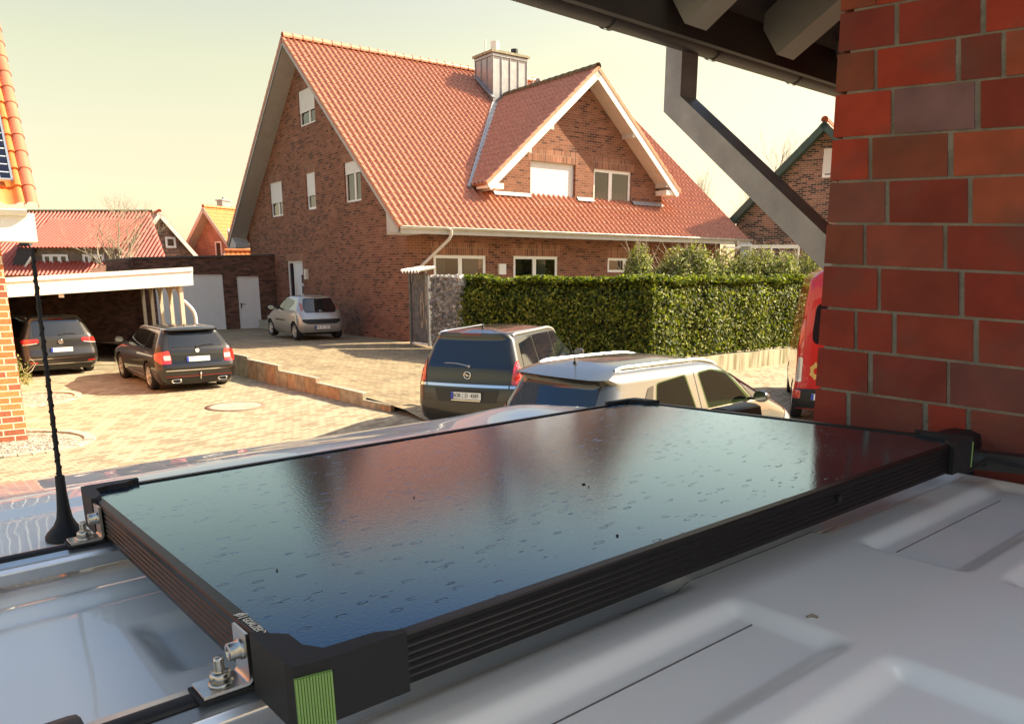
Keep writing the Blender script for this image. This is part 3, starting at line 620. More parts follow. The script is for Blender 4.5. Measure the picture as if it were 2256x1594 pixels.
# leaning white board and small white box by the carport post
lb = MB(); q0 = onv(404, 662, FR+inn*.6, HY); q1 = onv(432, 712, FR+inn*.6, HY); q1.z = 1.3
arc = [q0+(q1-q0)*t+(-sidep)*(.10*math.sin(math.pi*t)) for t in [i/8 for i in range(9)]]+[V(q1.x, q1.y, .02)-sidep*.05]
lb.tube(arc, .05, 8); tag(lb.build('curved_rail', M['white']), 'curved white handrail leaning against the right post of the carport', 'handrail')
fcl = MB(); pc_ = FL0+(FR-FL0)*.27+inn*.15; fcl.box(pc_-Z*.06, sidep*.06, inn*.04, Z*.04); fcl.build('ceiling_lamp', M['white'], cpt)

# ================================================================ LEFT BUILDING
LY = 35.0; LU = dirv(LY); LN = dirv(LY-90); LB = dirv(LY+90)     # eave direction, outward, inward
lc = atz(62, 970, 0); lc = V(lc.x, lc.y, 0)                # outer corner of the brick pier
lh = empty('orange_brick_house', lc, 'orange brick house at the left edge with solar modules on its clay tiled roof', 'house')
ez = onv(66, 500, lc, LY).z
w = MB(); h_ = 3.4
def qd(mb, a, b, z0, z1, u0=0): L_ = (b-a).length; mb.face([a+Z*z0, b+Z*z0, b+Z*z1, a+Z*z1], 0, [(u0, z0), (u0+L_, z0), (u0+L_, z1), (u0, z1)])
pw = .62
qd(w, lc-LU*pw, lc, 0, ez); qd(w, lc, lc+LB*9, 0, ez+.2); qd(w, lc-LU*pw+LB*.25, lc-LU*pw, 0, ez); qd(w, lc-LU*9+LB*.25, lc-LU*pw+LB*.25, 0, ez)
w.face([lc+Z*ez, lc+LB*9+Z*ez, lc+LB*4.5+Z*(ez+3.7)], 0, [(0, 0), (9, 0), (4.5, 3.7)])
w.build('brick_wall', M['orange_brick'], lh)
dpm = MB(); x_ = lc-LU*(pw+.10)+LN*.02; dpm.tube([x_+Z*ez, x_+Z*.03], .055, 14); dpm.build('downpipe', M['white'], lh)
lp = R(50); eo = .35
ver = onv(77, 455, lc+LN*eo, LY); te = ver.z                 # lower right tile corner
Vl = LB*math.cos(lp)+Z*math.sin(lp); right = ver
pantiles('roof', right-LU*12.1, LU, Vl, 12.0, 7.2, M['tile_orange'], lh, tw=.30, course=.36, amp=.05, step=.035)
rt = MB()
for k in range(20):
    p = right+Vl*(.36*k); q = right+Vl*(.36*(k+1)+.03); s_ = LU; Nn = LU.cross(Vl).normalized()
    rows = [[P+(s_*math.cos(math.pi*i/8)+Nn*math.sin(math.pi*i/8))*r_ - LU*.04 for i in range(-1, 10)] for P, r_ in ((p, .10), (q, .085))]
    rt.grid(rows)
rt.build('verge_tile', pmat('verge_tile_red', (.62, .17, .09), .4, var=.12), lh)
gg = MB(); half_gutter(gg, right-LU*12-Z*.05-Vl*.02, right-LU*.12-Z*.05-Vl*.02, LN, .08); gg.build('gutter', M['white'], lh)
bx_ = MB(); q0 = onv(78, 505, lc+LN*.02, LY)
bx_.prism([right-LU*.02-Z*.10+LB*.02, right-LU*.02-Z*.10+LB*.6, right-LU*.02-Z*.52+LB*.6, right-LU*.02-Z*.52+LB*.02], -LU*12); bx_.build('eaves_box', M['white'], lh, fixn=True)
fb_ = MB(); fb_.prism([right-LU*.01-Z*.12+LB*.0, right-LU*.01-Z*.12+LB*8, right-LU*.01-Z*.5+LB*8, right-LU*.01-Z*.5], LU*.02)
# solar modules
Nn = LU.cross(Vl).normalized(); Nn = Nn if Nn.z > 0 else -Nn
pv_org = onp(33, 398, right+Nn*.13, Nn)
def pvmat():
    m, n, b = newmat('solar_cells'); L = n.links; uv = n.nodes.new('ShaderNodeUVMap'); br = n.nodes.new('ShaderNodeTexBrick'); L.new(uv.outputs[0], br.inputs[0]); br.offset = 0
    br.inputs['Scale'].default_value = 1; br.inputs['Brick Width'].default_value = .165; br.inputs['Row Height'].default_value = .165; br.inputs['Mortar Size'].default_value = .008
    br.inputs['Color1'].default_value = (.006, .007, .022, 1); br.inputs['Color2'].default_value = (.008, .009, .028, 1); br.inputs['Mortar'].default_value = (.72, .72, .68, 1); L.new(br.outputs[0], b.inputs['Base Color']); b.inputs['Roughness'].default_value = .15
    return m
M['pv'] = pvmat()
for r_ in range(4):
    for c_ in range(7):
        pl = MB(); o_ = pv_org-LU*((c_+1)*1.02)+Vl*(r_*1.68)
        a, b_ = o_, o_+LU*1.0; 
        pl.face([a+Nn*.005, b_+Nn*.005, b_+Vl*1.65+Nn*.005, a+Vl*1.65+Nn*.005], 0, [(.005, .0), (.995, .0), (.995, 1.65), (.005, 1.65)])
        fr_ = MB(); 
        for P, Q, off in ((a, b_, Vl*.03), (a+Vl*1.62, b_+Vl*1.62, Vl*.03), (a, a+Vl*1.65, LU*.03), (b_-LU*.03, b_-LU*.03+Vl*1.65, LU*.03)): fr_.prism([P-Nn*.03, Q-Nn*.03, Q+off-Nn*.03, P+off-Nn*.03], Nn*.045)
        if right.z+0 < 99 and (o_+Vl*1.65-right).dot(Vl) < 7.2:
            sp = fr_.build('solar_module', M['alu'], lh, fixn=True)
            pl.build('cell_field', M['pv'], sp)
# plant beds with cobble edging beside the pier
def bed(c, rx, ry, lab, a0=0, a1=360, z=.0):
    b_ = MB(); n = 40; c = V(*c); rows = [[c+V(rx*t*math.cos(R(a)), ry*t*math.sin(R(a)), z+.006+(.0 if t > .9 else .012)) for a in [k*360/n for k in range(n+1)]] for t in (0.01, .5, .93)]; b_.grid(rows, flip=True); o = b_.build('gravel_bed', M['gravel']); tag(o, kind='stuff', label=lab, cat='gravel')
    k_ = MB(); m_ = int(2*math.pi*max(rx, ry)/.17)
    r0 = random.Random(2)
    for i in range(m_):
        a = 2*math.pi*i/m_; da = math.pi/m_*.92; f0, f1 = 1.0, 1+.17/max(rx, ry)
        P = [c+V(rx*f*math.cos(a+d), ry*f*math.sin(a+d), z+.002) for f, d in ((f0, -da), (f1, -da), (f1, da), (f0, da))]; sh = r0.uniform(.8, 1.1)
        k_.prism(P, Z*r0.uniform(.022, .032), 0, (.44*sh, .39*sh, .30*sh))
    k2 = k_.build('cobble_edging', M['stone'], None, fixn=True, bevel=.006); tag(k2, 'pale cobble kerb ring around '+lab, 'kerb')
def gravelmat():
    m, n, b = newmat('gravel'); L = n.links; t = n.nodes.new('ShaderNodeTexCoord'); vo = n.nodes.new('ShaderNodeTexVoronoi'); vo.inputs['Scale'].default_value = 26; L.new(t.outputs['Object'], vo.inputs[0])
    cr = n.nodes.new('ShaderNodeValToRGB'); cr.color_ramp.elements[0].color = (.10, .085, .07, 1); cr.color_ramp.elements[1].color = (.62, .55, .44, 1); sx = n.nodes.new('ShaderNodeSeparateXYZ'); L.new(vo.outputs['Color'], sx.inputs[0]); L.new(sx.outputs[0], cr.inputs[0]); L.new(cr.outputs[0], b.inputs['Base Color'])
    bu = n.nodes.new('ShaderNodeBump'); bu.invert = True; bu.inputs['Distance'].default_value = .03; L.new(vo.outputs['Distance'], bu.inputs['Height']); L.new(bu.outputs[0], b.inputs['Normal']); b.inputs['Roughness'].default_value = .9; return m
M['gravel'] = gravelmat()
bc = atz(20, 985, 0); bed((bc.x-.2, bc.y+.25, 0), 1.15, .95, 'grey pebble bed at the foot of the orange brick pier')
bc = atz(105, 883, 0); bed((bc.x-.45, bc.y+.1, 0), .80, 1.05, 'paler planting bed between the pier and the shaded car')
# manhole
mh = atz(520, 895, 0); mm = MB(); mm.lathe([(.60, .004), (.60, .012), (.50, .014)], mh, Z, 48); mo = mm.build('manhole_cover', pmat('cast_iron', (.22, .15, .10), .7, var=.2)); tag(mo, 'round manhole cover with pale concrete infill set in the paving', 'manhole cover')
mm = MB(); mm.lathe([(.001, .013), (.50, .013)], mh, Z, 48); mm.build('concrete_infill', M['concrete'], mo)

# ================================================================ FOLIAGE HELPERS
def leaf_cloud(mb, sampler, n, size, cols, rnd, spread=1.0, aspect=.45):
    for i in range(n):
        p, nrm = sampler(rnd)
        d = (nrm+V(rnd.gauss(0, 1), rnd.gauss(0, 1), rnd.gauss(0, 1))*.55*spread).normalized()
        t = d.cross(V(rnd.gauss(0, 1), rnd.gauss(0, 1), rnd.gauss(0, 1))).normalized(); b_ = d.cross(t); s_ = size*rnd.uniform(.6, 1.25)
        c = rnd.choice(cols); k = rnd.uniform(.75, 1.25); c = (c[0]*k, c[1]*k, c[2]*k)
        a = p-t*s_*.5; e_ = p+t*s_*.5; w_ = b_*s_*aspect*.5
        mb.face([a, p+w_+d*s_*.06, e_, p-w_+d*s_*.06], 0, None, c)
LEAF = [(.12, .15, .014), (.19, .21, .022), (.055, .075, .011), (.30, .30, .05), (.03, .045, .008)]
# hedge: two straight runs meeting at a corner
hz0, hz1 = .42, 2.66
hA = atz(1010, 775, .5); hA = V(hA.x, hA.y, 0)+V(.0, .15, 0); hC = atz(1432, 806, .35); hC = V(hC.x, hC.y, 0); hD = hC+dirv(39)*9.0
def hedge(name, a, b_, lab, n, extra_n=None, depth=.9, zt=2.53, z0=.5, size=.125):
    d = (b_-a); L_ = d.length; d = d.normalized(); nr = V(d.y, -d.x, 0)
    if nr.dot(CP-a) < 0: nr = -nr
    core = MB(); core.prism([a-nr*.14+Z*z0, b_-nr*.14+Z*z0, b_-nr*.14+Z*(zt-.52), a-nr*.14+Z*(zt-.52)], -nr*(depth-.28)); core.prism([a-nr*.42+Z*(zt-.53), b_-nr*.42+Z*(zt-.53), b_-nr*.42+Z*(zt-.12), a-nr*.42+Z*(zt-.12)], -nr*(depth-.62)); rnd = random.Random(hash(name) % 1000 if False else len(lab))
    lv = MB(); A1 = L_*(zt-z0); A2 = L_*depth; A3 = depth*(zt-z0)
    def samp(r):
        q = r.random()*(A1+A2*1.3+A3); u = r.random()*L_; j = r.uniform(-.10, .05)+.04*math.sin(u*3.1)
        if q < A1:
            zz = z0+r.random()*(zt-z0); sb = .34*max(0, (zz-(zt-.48))/.48)**1.3; return a+d*u+nr*(j-sb)+Z*(zz+(.06 if r.random() < .1 and zz > zt-.2 else 0)), nr*(1-sb)+Z*(.25+sb*4)
        if q < A1+A2*1.3: return a+d*u-nr*(r.random()*depth)+Z*(zt+j+.03*math.sin(u*4)+.02*math.sin(u*11)), Z
        if r.random() < .5: return a-d*.02-nr*(r.random()*depth)+Z*(z0+r.random()*(zt-z0)), -d
        return b_+d*.02-nr*(r.random()*depth)+Z*(z0+r.random()*(zt-z0)), d
    leaf_cloud(lv, samp, n, size, LEAF, rnd, 1.0, .5)
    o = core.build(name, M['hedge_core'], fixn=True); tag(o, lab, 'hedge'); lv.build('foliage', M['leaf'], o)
    tr = MB()
    for k in range(int(L_/.5)):
        p = a+d*(k*.5+.25)-nr*depth/2; tr.tube([p+Z*.2, p+Z*z0+Z*.3], .03, 6)
    tr.build('stem', M['bark'], o)
hedge('laurel_hedge', hA, hC, 'clipped laurel hedge in shade between the stone filled basket and the street corner', 15000)
hedge('laurel_hedge', hC, hD, 'sunlit clipped laurel hedge above the concrete kerb wall by the red van', 21000)
# low concrete kerb wall below the sunlit hedge
kw = MB(); off = dirv(39-90)*.12; kw.prism([hC+off, hD+off, hD+off+Z*.45, hC+off+Z*.45], -off.normalized()*.25); kd = (hA-hC).normalized(); no_ = V(kd.y, -kd.x, 0); no_ = no_ if no_.dot(CP-hC) > 0 else -no_
kw.prism([hC+no_*.1, hA+no_*.1, hA+no_*.1+Z*.5, hC+no_*.1+Z*.45], -no_*.22)
def stainmat():
    m, n, b = newmat('stained_concrete'); L = n.links; t = n.nodes.new('ShaderNodeTexCoord'); mp = n.nodes.new('ShaderNodeMapping'); mp.inputs['Scale'].default_value = (5, 5, .6); L.new(t.outputs['Object'], mp.inputs[0]); no = n.nodes.new('ShaderNodeTexNoise'); no.inputs['Scale'].default_value = 1.2; no.inputs['Detail'].default_value = 8; L.new(mp.outputs[0], no.inputs[0])
    cr = n.nodes.new('ShaderNodeValToRGB'); cr.color_ramp.elements[0].position = .42; cr.color_ramp.elements[0].color = (.46, .40, .28, 1); cr.color_ramp.elements[1].position = .62; cr.color_ramp.elements[1].color = (.20, .17, .09, 1); L.new(no.outputs[0], cr.inputs[0]); L.new(cr.outputs[0], b.inputs['Base Color']); b.inputs['Roughness'].default_value = .9; return m
M['stain'] = stainmat()
tag(kw.build('kerb_wall', M['stain'], fixn=True), 'low stained concrete kerb wall under the sunlit hedge', 'kerb wall')
# gabion
gA = atz(950, 764, .5); gA = V(gA.x, gA.y, 0); gdir = (hA-gA).normalized(); gnr = V(gdir.y, -gdir.x, 0); gnr = gnr if gnr.dot(CP-gA) > 0 else -gnr
gl_ = (hA-gA).length+.1; gz = onv(975, 606, gA, math.degrees(math.atan2(gdir.y, gdir.x))).z
gab = empty('gabion', gA+Z*.45, 'grey stone filled wire basket fence between the gate and the shaded hedge', 'gabion')
st = MB(); rnd = random.Random(11)
for i in range(900):
    p = gA+gdir*rnd.uniform(0, gl_)+Z*rnd.uniform(.5, gz-.06)-gnr*rnd.uniform(.03, .10); r_ = rnd.uniform(.045, .085); sh = rnd.uniform(.12, .42); c = (sh*1.02, sh, sh*.95)
    ax = V(rnd.gauss(0, 1), rnd.gauss(0, 1), rnd.gauss(0, 1)).normalized(); bx2 = ax.cross(V(.2, .5, .8)).normalized(); cx2 = ax.cross(bx2)
    st.box(p, ax*r_, bx2*r_*rnd.uniform(.5, .8), cx2*r_*rnd.uniform(.4, .7), 0, c)
for i in range(60):
    p = gA+gdir*rnd.uniform(0, gl_)+Z*(gz-.05)-gnr*rnd.uniform(.02, .2); r_ = rnd.uniform(.05, .085); sh = rnd.uniform(.3, .6); ax = V(rnd.gauss(0, 1), rnd.gauss(0, 1), rnd.gauss(0, 1)*.3).normalized(); bx2 = ax.cross(V(.2, .5, .8)).normalized(); st.box(p, ax*r_, bx2*r_*.6, ax.cross(bx2)*r_*.5, 0, (sh, sh*.97, sh*.9))
st.build('stone_fill', M['stone'], gab)
cb = MB(); cb.prism([gA-gnr*.06+Z*.45, gA+gdir*gl_-gnr*.06+Z*.45, gA+gdir*gl_-gnr*.06+Z*(gz-.08), gA-gnr*.06+Z*(gz-.08)], -gnr*.15); cb.build('core', M['gate'], gab, fixn=True)
wr = MB(); n = int(gl_/.1)
for k in range(n+1): p = gA+gdir*(gl_*k/n)+gnr*.01; wr.tube([p+Z*.5, p+Z*gz], .004, 4)
k = .5
while k < gz: wr.tube([gA+gnr*.012+Z*k, gA+gdir*gl_+gnr*.012+Z*k], .004, 4); k += .2
wr.build('wire_mesh', M['zinc'], gab)
# gate
t0 = atz(910, 757, .5); t1 = atz(946, 762, .5); t0 = V(t0.x, t0.y, 0); t1 = V(t1.x, t1.y, 0); td = (t1-t0).normalized(); tn = V(td.y, -td.x, 0); tn = tn if tn.dot(CP-t0) > 0 else -tn
gt_ = empty('garden_gate', t0+Z*.5, 'weathered dark wooden garden gate between house corner and stone basket', 'gate')
gzt = 2.68; Lg = (t1-t0).length; gb_ = MB(); n = 7; rnd = random.Random(4)
for k in range(n):
    a = t0+td*(Lg*k/n+.004); b_ = t0+td*(Lg*(k+1)/n-.004); gb_.prism([a+Z*.56, b_+Z*.56, b_+Z*gzt, a+Z*gzt], -tn*.03)
gb_.build('board_panel', colmat('gate_boards', .8, 3, .3, .5) if False else M['gate'], gt_, fixn=True)
pk = MB()   # bare, peeled strips of pale wood
for k in range(14):
    x = Lg*rnd.uniform(.52, .92); z = rnd.uniform(.9, 2.35); l_ = rnd.uniform(.12, .45); w_ = rnd.uniform(.008, .028); p = t0+td*x+tn*.004
    pk.prism([p-td*w_+Z*z, p+td*w_*.3+Z*(z-.02), p+td*w_+Z*(z+l_*.8), p-td*w_*.2+Z*(z+l_)], tn*.004)
pk.build('peeled_strip', pmat('bare_wood', (.52, .38, .25), .8, var=.2), gt_, fixn=True)
pp = MB(); pp.box(t1+td*.05+Z*1.55, td*.05, tn*.05, Z*1.05); pp.build('gate_post', M['zinc'], gt_)
pp = MB(); pp.box(t0-td*.05+Z*1.55, td*.05, tn*.05, Z*1.1); pp.build('gate_post', M['gate'], gt_)
pp = MB(); pp.box((t0+t1)/2+Z*.53, td*Lg/2, tn*.04, Z*.02); pp.build('threshold', M['white'], gt_)
# little corrugated canopy above the gate
ca = empty('corrugated_canopy', (t0+t1)/2+Z*2.7, 'small white corrugated plastic canopy over the garden gate', 'canopy')
cc = MB(); rows = []
c0_ = t0-td*.05; 
for y_, zz in ((-.25, 2.86), (.35, 2.76)):
    rows.append([c0_+td*(1.15*i/48)+tn*y_+Z*(zz+.04*math.sin(i/48*2*math.pi*6)) for i in range(49)])
cc.grid(rows); cc.grid([[p-Z*.012 for p in r_] for r_ in rows], flip=True); cc.grid([rows[1], [p-Z*.05 for p in rows[1]]]); cc.build('corrugated_sheet', pmat('canopy_white', (.80, .77, .68), .4, var=.04), ca)
cc = MB()
for x in (.1, .95): cc.box(c0_+td*x+Z*2.6, td*.02, tn*.02, Z*.2)
cc.build('strut', M['zinc'], ca)

# shrubs behind the hedge
def shrub(name, c, rx, ry, z0, z1, n, lab, seed, cols, size=.09, twigs=60):
    rnd = random.Random(seed); c = V(*c); lv = MB(); tw = MB(); lobes = [(rnd.uniform(-.75, .75)*rx, rnd.uniform(-.5, .5)*ry, rnd.uniform(.35, 1)) for _ in range(14)]
    def samp(r):
        lx, ly, lh_ = r.choice(lobes); a = r.uniform(0, 2*math.pi); e_ = math.acos(r.uniform(-.2, 1)); rr = r.uniform(.6, 1.05)
        d = V(math.sin(e_)*math.cos(a), math.sin(e_)*math.sin(a), math.cos(e_)); H_ = (z1-z0)*lh_*.5
        return c+V(lx, ly, z0+H_)+V(d.x*rx*.36*rr, d.y*ry*.5*rr, d.z*H_*rr), d
    leaf_cloud(lv, samp, n, size, cols, rnd, 1.3, .45)
    for i in range(twigs):
        lx, ly, lh_ = rnd.choice(lobes); p = c+V(lx, ly, z0+(z1-z0)*lh_*.55); q = p+V(rnd.gauss(0, .35), rnd.gauss(0, .3), (z1-z0)*lh_*.45+rnd.uniform(0, .3)); m_ = (p+q)/2+V(rnd.gauss(0, .08), rnd.gauss(0, .08), .05); tw.tube([p, m_, q], [.012, .008, .003], 4)
    o = tw.build(name, M['bark_pale']); tag(o, lab, 'shrub'); lv.build('foliage', M['leaf2'], o)
OL = [(.24, .25, .07), (.33, .31, .12), (.14, .16, .04), (.45, .41, .22), (.09, .11, .025)]
for k, (u, v, rx, lab) in enumerate(((1452, 560, 1.25, 'olive shrub with bare pale twigs at the left end behind the hedge'), (1528, 555, 1.5, 'dense olive shrub in the middle behind the sunlit hedge'), (1625, 558, 1.5, 'olive shrub in front of the white rail behind the hedge'), (1740, 555, 1.4, 'olive shrub nearest the downpipe behind the hedge'))):
    p = aty(u, v, 26.5+k*.5); shrub('garden_shrub', (p.x, p.y, 0), rx, 1.1, 1.5, 3.66+.12*(k % 2), 12000, lab, 20+k, OL, .12, 110)

# ================================================================ BACKGROUND HOUSES
def gable_house(name, lab, corner, yaw, Lx, Wy, ez, rz, wallm, roofm, g0=0, ov=.35, corr=None, brd='white', cat='house', ovv=.4, tw=.3, samp=4, course=.36, amp=.04):
    """corner: near left eave corner; x along the eave (yaw), gable wall on the left side"""
    X_ = dirv(yaw); Y_ = dirv(yaw+90); o = V(corner[0], corner[1], 0); e_ = empty(name, o+Z*g0, lab, cat)
    def P(x, y, z): return o+X_*x+Y_*y+Z*z
    w = MB(); r_ = (rz-ez)
    for x, fl_ in ((0, 0), (Lx, 1)):
        w.face([P(x, 0, g0), P(x, Wy, g0), P(x, Wy, ez), P(x, Wy/2, rz-.12), P(x, 0, ez)], 0, [(0, 0), (Wy, 0), (Wy, ez-g0), (Wy/2, rz-g0), (0, ez-g0)])
    for y in (0, Wy): w.face([P(0, y, g0), P(Lx, y, g0), P(Lx, y, ez), P(0, y, ez)], 0, [(0, 0), (Lx, 0), (Lx, ez-g0), (0, ez-g0)])
    w.build('brick_wall', wallm, e_)
    pt = math.atan2(rz-ez, Wy/2); ln = (Wy/2+ovv)/math.cos(pt); dz = ovv*math.tan(pt)
    pantiles('roof', P(-ov, -ovv, ez-dz+.1), X_, Y_*math.cos(pt)+Z*math.sin(pt), Lx+2*ov, ln, roofm, e_, tw=tw, samp=samp, course=course, amp=amp)
    pantiles('roof', P(Lx+ov, Wy+ovv, ez-dz+.1), -X_, -Y_*math.cos(pt)+Z*math.sin(pt), Lx+2*ov, ln, roofm, e_, tw=tw, samp=samp, course=course, amp=amp)
    ridge_tiles('ridge', P(-ov, Wy/2, rz+.16), P(Lx+ov, Wy/2, rz+.16), roofm, e_)
    b_ = MB(); A = P(-ov, Wy/2, rz+.1)
    for y, z in ((-ovv, ez-dz+.1), (Wy+ovv, ez-dz+.1)):
        E0 = P(-ov, y, z); up = (A-E0).normalized(); nn = up.cross(X_).normalized(); nn = nn if nn.z > 0 else -nn; board(b_, E0-nn*.26, A-nn*.26, nn, -X_, .25, .04)
        a2 = E0-nn*.22; c2 = A-nn*.22; b_.face([a2, c2, c2+X_*ov, a2+X_*ov]); b_.face([a2-nn*.02, c2-nn*.02, c2+X_*ov-nn*.02, a2+X_*ov-nn*.02][::-1])
    b_.build('verge_board', M[brd], e_)
    return e_, P, X_, Y_
# A red roof house behind the carport
zA = 55.0
pr = aty(330, 466, zA); pl_ = aty(78, 470, zA); 
ra = empty('red_roofed_house', V(pl_.x, zA-6, 0), 'long house with red corrugated looking roof and boarded dormer behind the carport', 'house')
rzA = pr.z; eA = aty(372, 600, zA-6); ezA = eA.z; Ld = pl_+V(-9, 0, -.0); Rd = aty(330, 466, zA)
Vr = (V(Rd.x, zA-6.5, 2.55)-V(Rd.x, zA, rzA)); Vr = -Vr; lnr = Vr.length
Rb = aty(378, 604, zA-6.5); hn = (Rd-Rb).cross(V(0, 0, 1)+V(0, .9, 0)*0).normalized(); hn = hn if hn.x > 0 else -hn
pantiles('roof', V(Ld.x, zA-6.5, 2.55), V(1, 0, 0), Vr.normalized(), Rb.x-Ld.x+2, lnr, M['red_sheet'], ra, clips=[(Rd, hn)], tw=.25, samp=6, course=20, amp=.10)
ridge_tiles('ridge', V(Ld.x, zA, rzA+.02), V(Rd.x+.1, zA, rzA+.02), M['tile_moss'], ra)
w = MB(); w.face([V(Ld.x, zA-6.1, 0), V(Rd.x, zA-6.1, 0), V(Rd.x, zA-6.1, 2.6), V(Ld.x, zA-6.1, 2.6)], 0, [(0, 0), (30, 0), (30, 2.6), (0, 2.6)]); w.build('brick_wall', M['orange_brick'], ra)
yd = zA-5.2     # shed dormer
dl0, dr0 = aty(70, 560, yd), aty(245, 545, yd); zt0, zb0 = aty(150, 552, yd).z, aty(150, 597, yd).z
w = MB(); zm = aty(150, 578, yd).z; w.face([V(dl0.x, yd, zb0-.6), V(dr0.x+.6, yd, zb0-.6), V(dr0.x+.6, yd, zm), V(dl0.x, yd, zm)], 0, [(0, 0), (6, 0), (6, 1.2), (0, 1.2)]); w.build('dormer_parapet', M['orange_brick'], ra)
M['boards_dark'] = pmat('weathered_boards', (.20, .155, .12), .9, var=.4, vscale=4)
w = MB(); w.box(V((dl0.x+dr0.x)/2+.3, yd+.04, (zm+zt0)/2), V((dr0.x-dl0.x)/2+.3, 0, 0), V(0, .03, 0), V(0, 0, (zt0-zm)/2+.2)); w.build('dormer_boards', M['boards_dark'], ra)
for (u0, u1) in ((97, 153), (185, 232)):
    a = aty(u0, 583, yd); b_ = aty(u1, 583, yd); window(ra, V(0, yd, 0), V(1, 0, 0), V(0, -1, 0), a.x, b_.x, aty(u0, 588, yd).z, aty(u0, 560, yd).z, rec=-.05, mull=(.33, .66), fw=.14, room=False)
dro = V(aty(40, 552, yd).x, yd-.5, zt0+.15); dV = V(0, zA-1.2-yd+.5, rzA-.55-(zt0+.15)); pantiles('dormer_roof', dro, V(1, 0, 0), dV.normalized(), aty(262, 548, yd).x-dro.x, dV.length, M['red_sheet'], ra, tw=.23, samp=5, course=20, amp=.07)
# dark triangular dormer cheek left
p0, p1, p2, p3 = aty(50, 510, yd-.4), aty(25, 590, yd-.4), aty(45, 600, yd-.4), aty(72, 552, yd-.4)
w = MB(); w.prism([p0, p1, p2, p3], V(0, .4, 0)); w.build('dormer_cheek', pmat('slate_cheek', (.035, .03, .035), .7, var=.1), ra, fixn=True)
w = MB(); w.prism([aty(68, 562, yd-.5), aty(45, 600, yd-.5), aty(49, 601, yd-.5), aty(71, 566, yd-.5)], V(0, .2, 0)); w.build('verge_board', M['white'], ra, fixn=True)
# B brown gable house
pB = aty(350, 470, 58); eB = onv(440, 572, pB, 32); halfB = (V(pB.x, pB.y, 0)-V(eB.x, eB.y, 0)).length
hb, PB, XB, YB = gable_house('brown_gable_house', 'brown brick gable with one small square window left of the orange house', (eB.x, eB.y, 0), 122, 12, 2*halfB, eB.z, pB.z, M['bg_brick'], M['tile_orange'], samp=3)
hb_o = V(pB.x, pB.y, 0); wB0, wB1 = onv(365, 546, pB, 32), onv(386, 522, pB, 32)
window(hb, hb_o, dirv(32), dirv(-58), (wB0-hb_o).dot(dirv(32)), (wB1-hb_o).dot(dirv(32)), wB0.z, wB1.z, rec=-.05, fw=.15, room=False)
# C orange roofed house
def orange_house():
    pC = aty(466, 460, 62); X_ = dirv(62); Y_ = dirv(152)
    wy = 8.0; rz = pC.z; ez = rz-4.6*1.0; cor = V(pC.x, pC.y, 0)-Y_*wy/2
    e_, P, _, _ = gable_house('orange_roofed_house', 'pinkish brick house with bright orange tiled roof and a small chimney', cor, 62, 9, wy, ez, rz, M['pink_brick'], M['tile_orange'], ov=.8, samp=3, brd='soffit')
    c = MB(); q = P(1.5, wy/2+.3, rz); c.box(q+Z*.1, X_*.4, Y_*.3, Z*.6); ch_ = c.build('chimney', M['zinc'], e_); c = MB(); c.box(q+Z*.73, X_*.48, Y_*.38, Z*.04); c.tube([q+Z*.75, q+Z*1.0], .08, 8); c.build('chimney_cap', M['lead'], ch_)
    for a, b_, c_, d_ in ((3.2, 3.9, rz-3.7, rz-2.4), (1.2, 1.8, rz-6.6, rz-5.3), (5.0, 5.6, rz-6.6, rz-5.3)):
        window(e_, P(0, 0, 0), Y_, -X_, a, b_, c_, d_, rec=-.03, fw=.12, room=False)
orange_house()
pD = aty(537, 556, 50); gable_house('low_orange_roof', 'low outbuilding with a small orange tiled roof just above the garage parapet', (pD.x-1.2, 50, 0), 5, 2.6, 3.0, pD.z-1.1, pD.z, M['pink_brick'], M['tile_orange'], samp=3, cat='outbuilding')
# E right brick house with green verge boards
M['green_board'] = pmat('green_board', (.035, .07, .06), .5, var=.15)
def right_house():
    ap_ = aty(1822, 268, 34); ez_pt = onv(1622, 497, ap_, 150)
    half = (V(ap_.x, ap_.y, 0)-V(ez_pt.x, ez_pt.y, 0)).length; Wy = half*2; rz = ap_.z; ez = ez_pt.z+.35
    # gable faces the camera: x axis runs away
    cor = V(ap_.x, ap_.y, 0)-dirv(150)*half
    e_, P, X_, Y_ = gable_house('neighbour_brick_house', 'brown brick house with dark green verge boards partly behind the red brick wall', cor, 60, 10, Wy, ez, rz-.15, M['bg_brick'], M['tile'], ov=.6, brd='green_board', samp=3, ovv=.3)
    o9 = V(ap_.x, ap_.y, 0); a = onv(1812, 378, o9, 150); b_ = onv(1862, 325, o9, 150); w_ = window(e_, o9, -dirv(150), V(math.sin(R(150))*-1, math.cos(R(150)), 0), (a-o9).dot(-dirv(150)), (b_-o9).dot(-dirv(150)), a.z-.25, b_.z, rec=-.02, fw=.1, shutter=.84, room=False)
right_house()
# F garden rail structure behind the shrubs
rl = empty('garden_pergola', aty(1700, 560, 30), 'white metal pergola rails with glazed panel behind the shrubs', 'pergola')
q = MB(); za = aty(1640, 541, 30).z
for u in (1655, 1700, 1760): p = aty(u, 541, 30); q.tube([V(p.x, 30, 0), V(p.x, 30, za)], .035, 6)
a, b_ = aty(1625, 541, 30), aty(1800, 541, 30); q.box((a+b_)/2, V((b_.x-a.x)/2, 0, 0), V(0, .03, 0), V(0, 0, .03)); q.box((a+b_)/2+V(0, 2, .0), V((b_.x-a.x)/2, 0, 0), V(0, .03, 0), V(0, 0, .03))
q.build('rail_frame', M['white'], rl); q = MB(); a = aty(1632, 545, 30.05); b_ = aty(1655, 562, 30.05); q.box((a+b_)/2-Z*.3, V((b_.x-a.x)/2, 0, 0), V(0, .01, 0), V(0, 0, .6)); q.build('glazed_panel', M['lead'], rl)
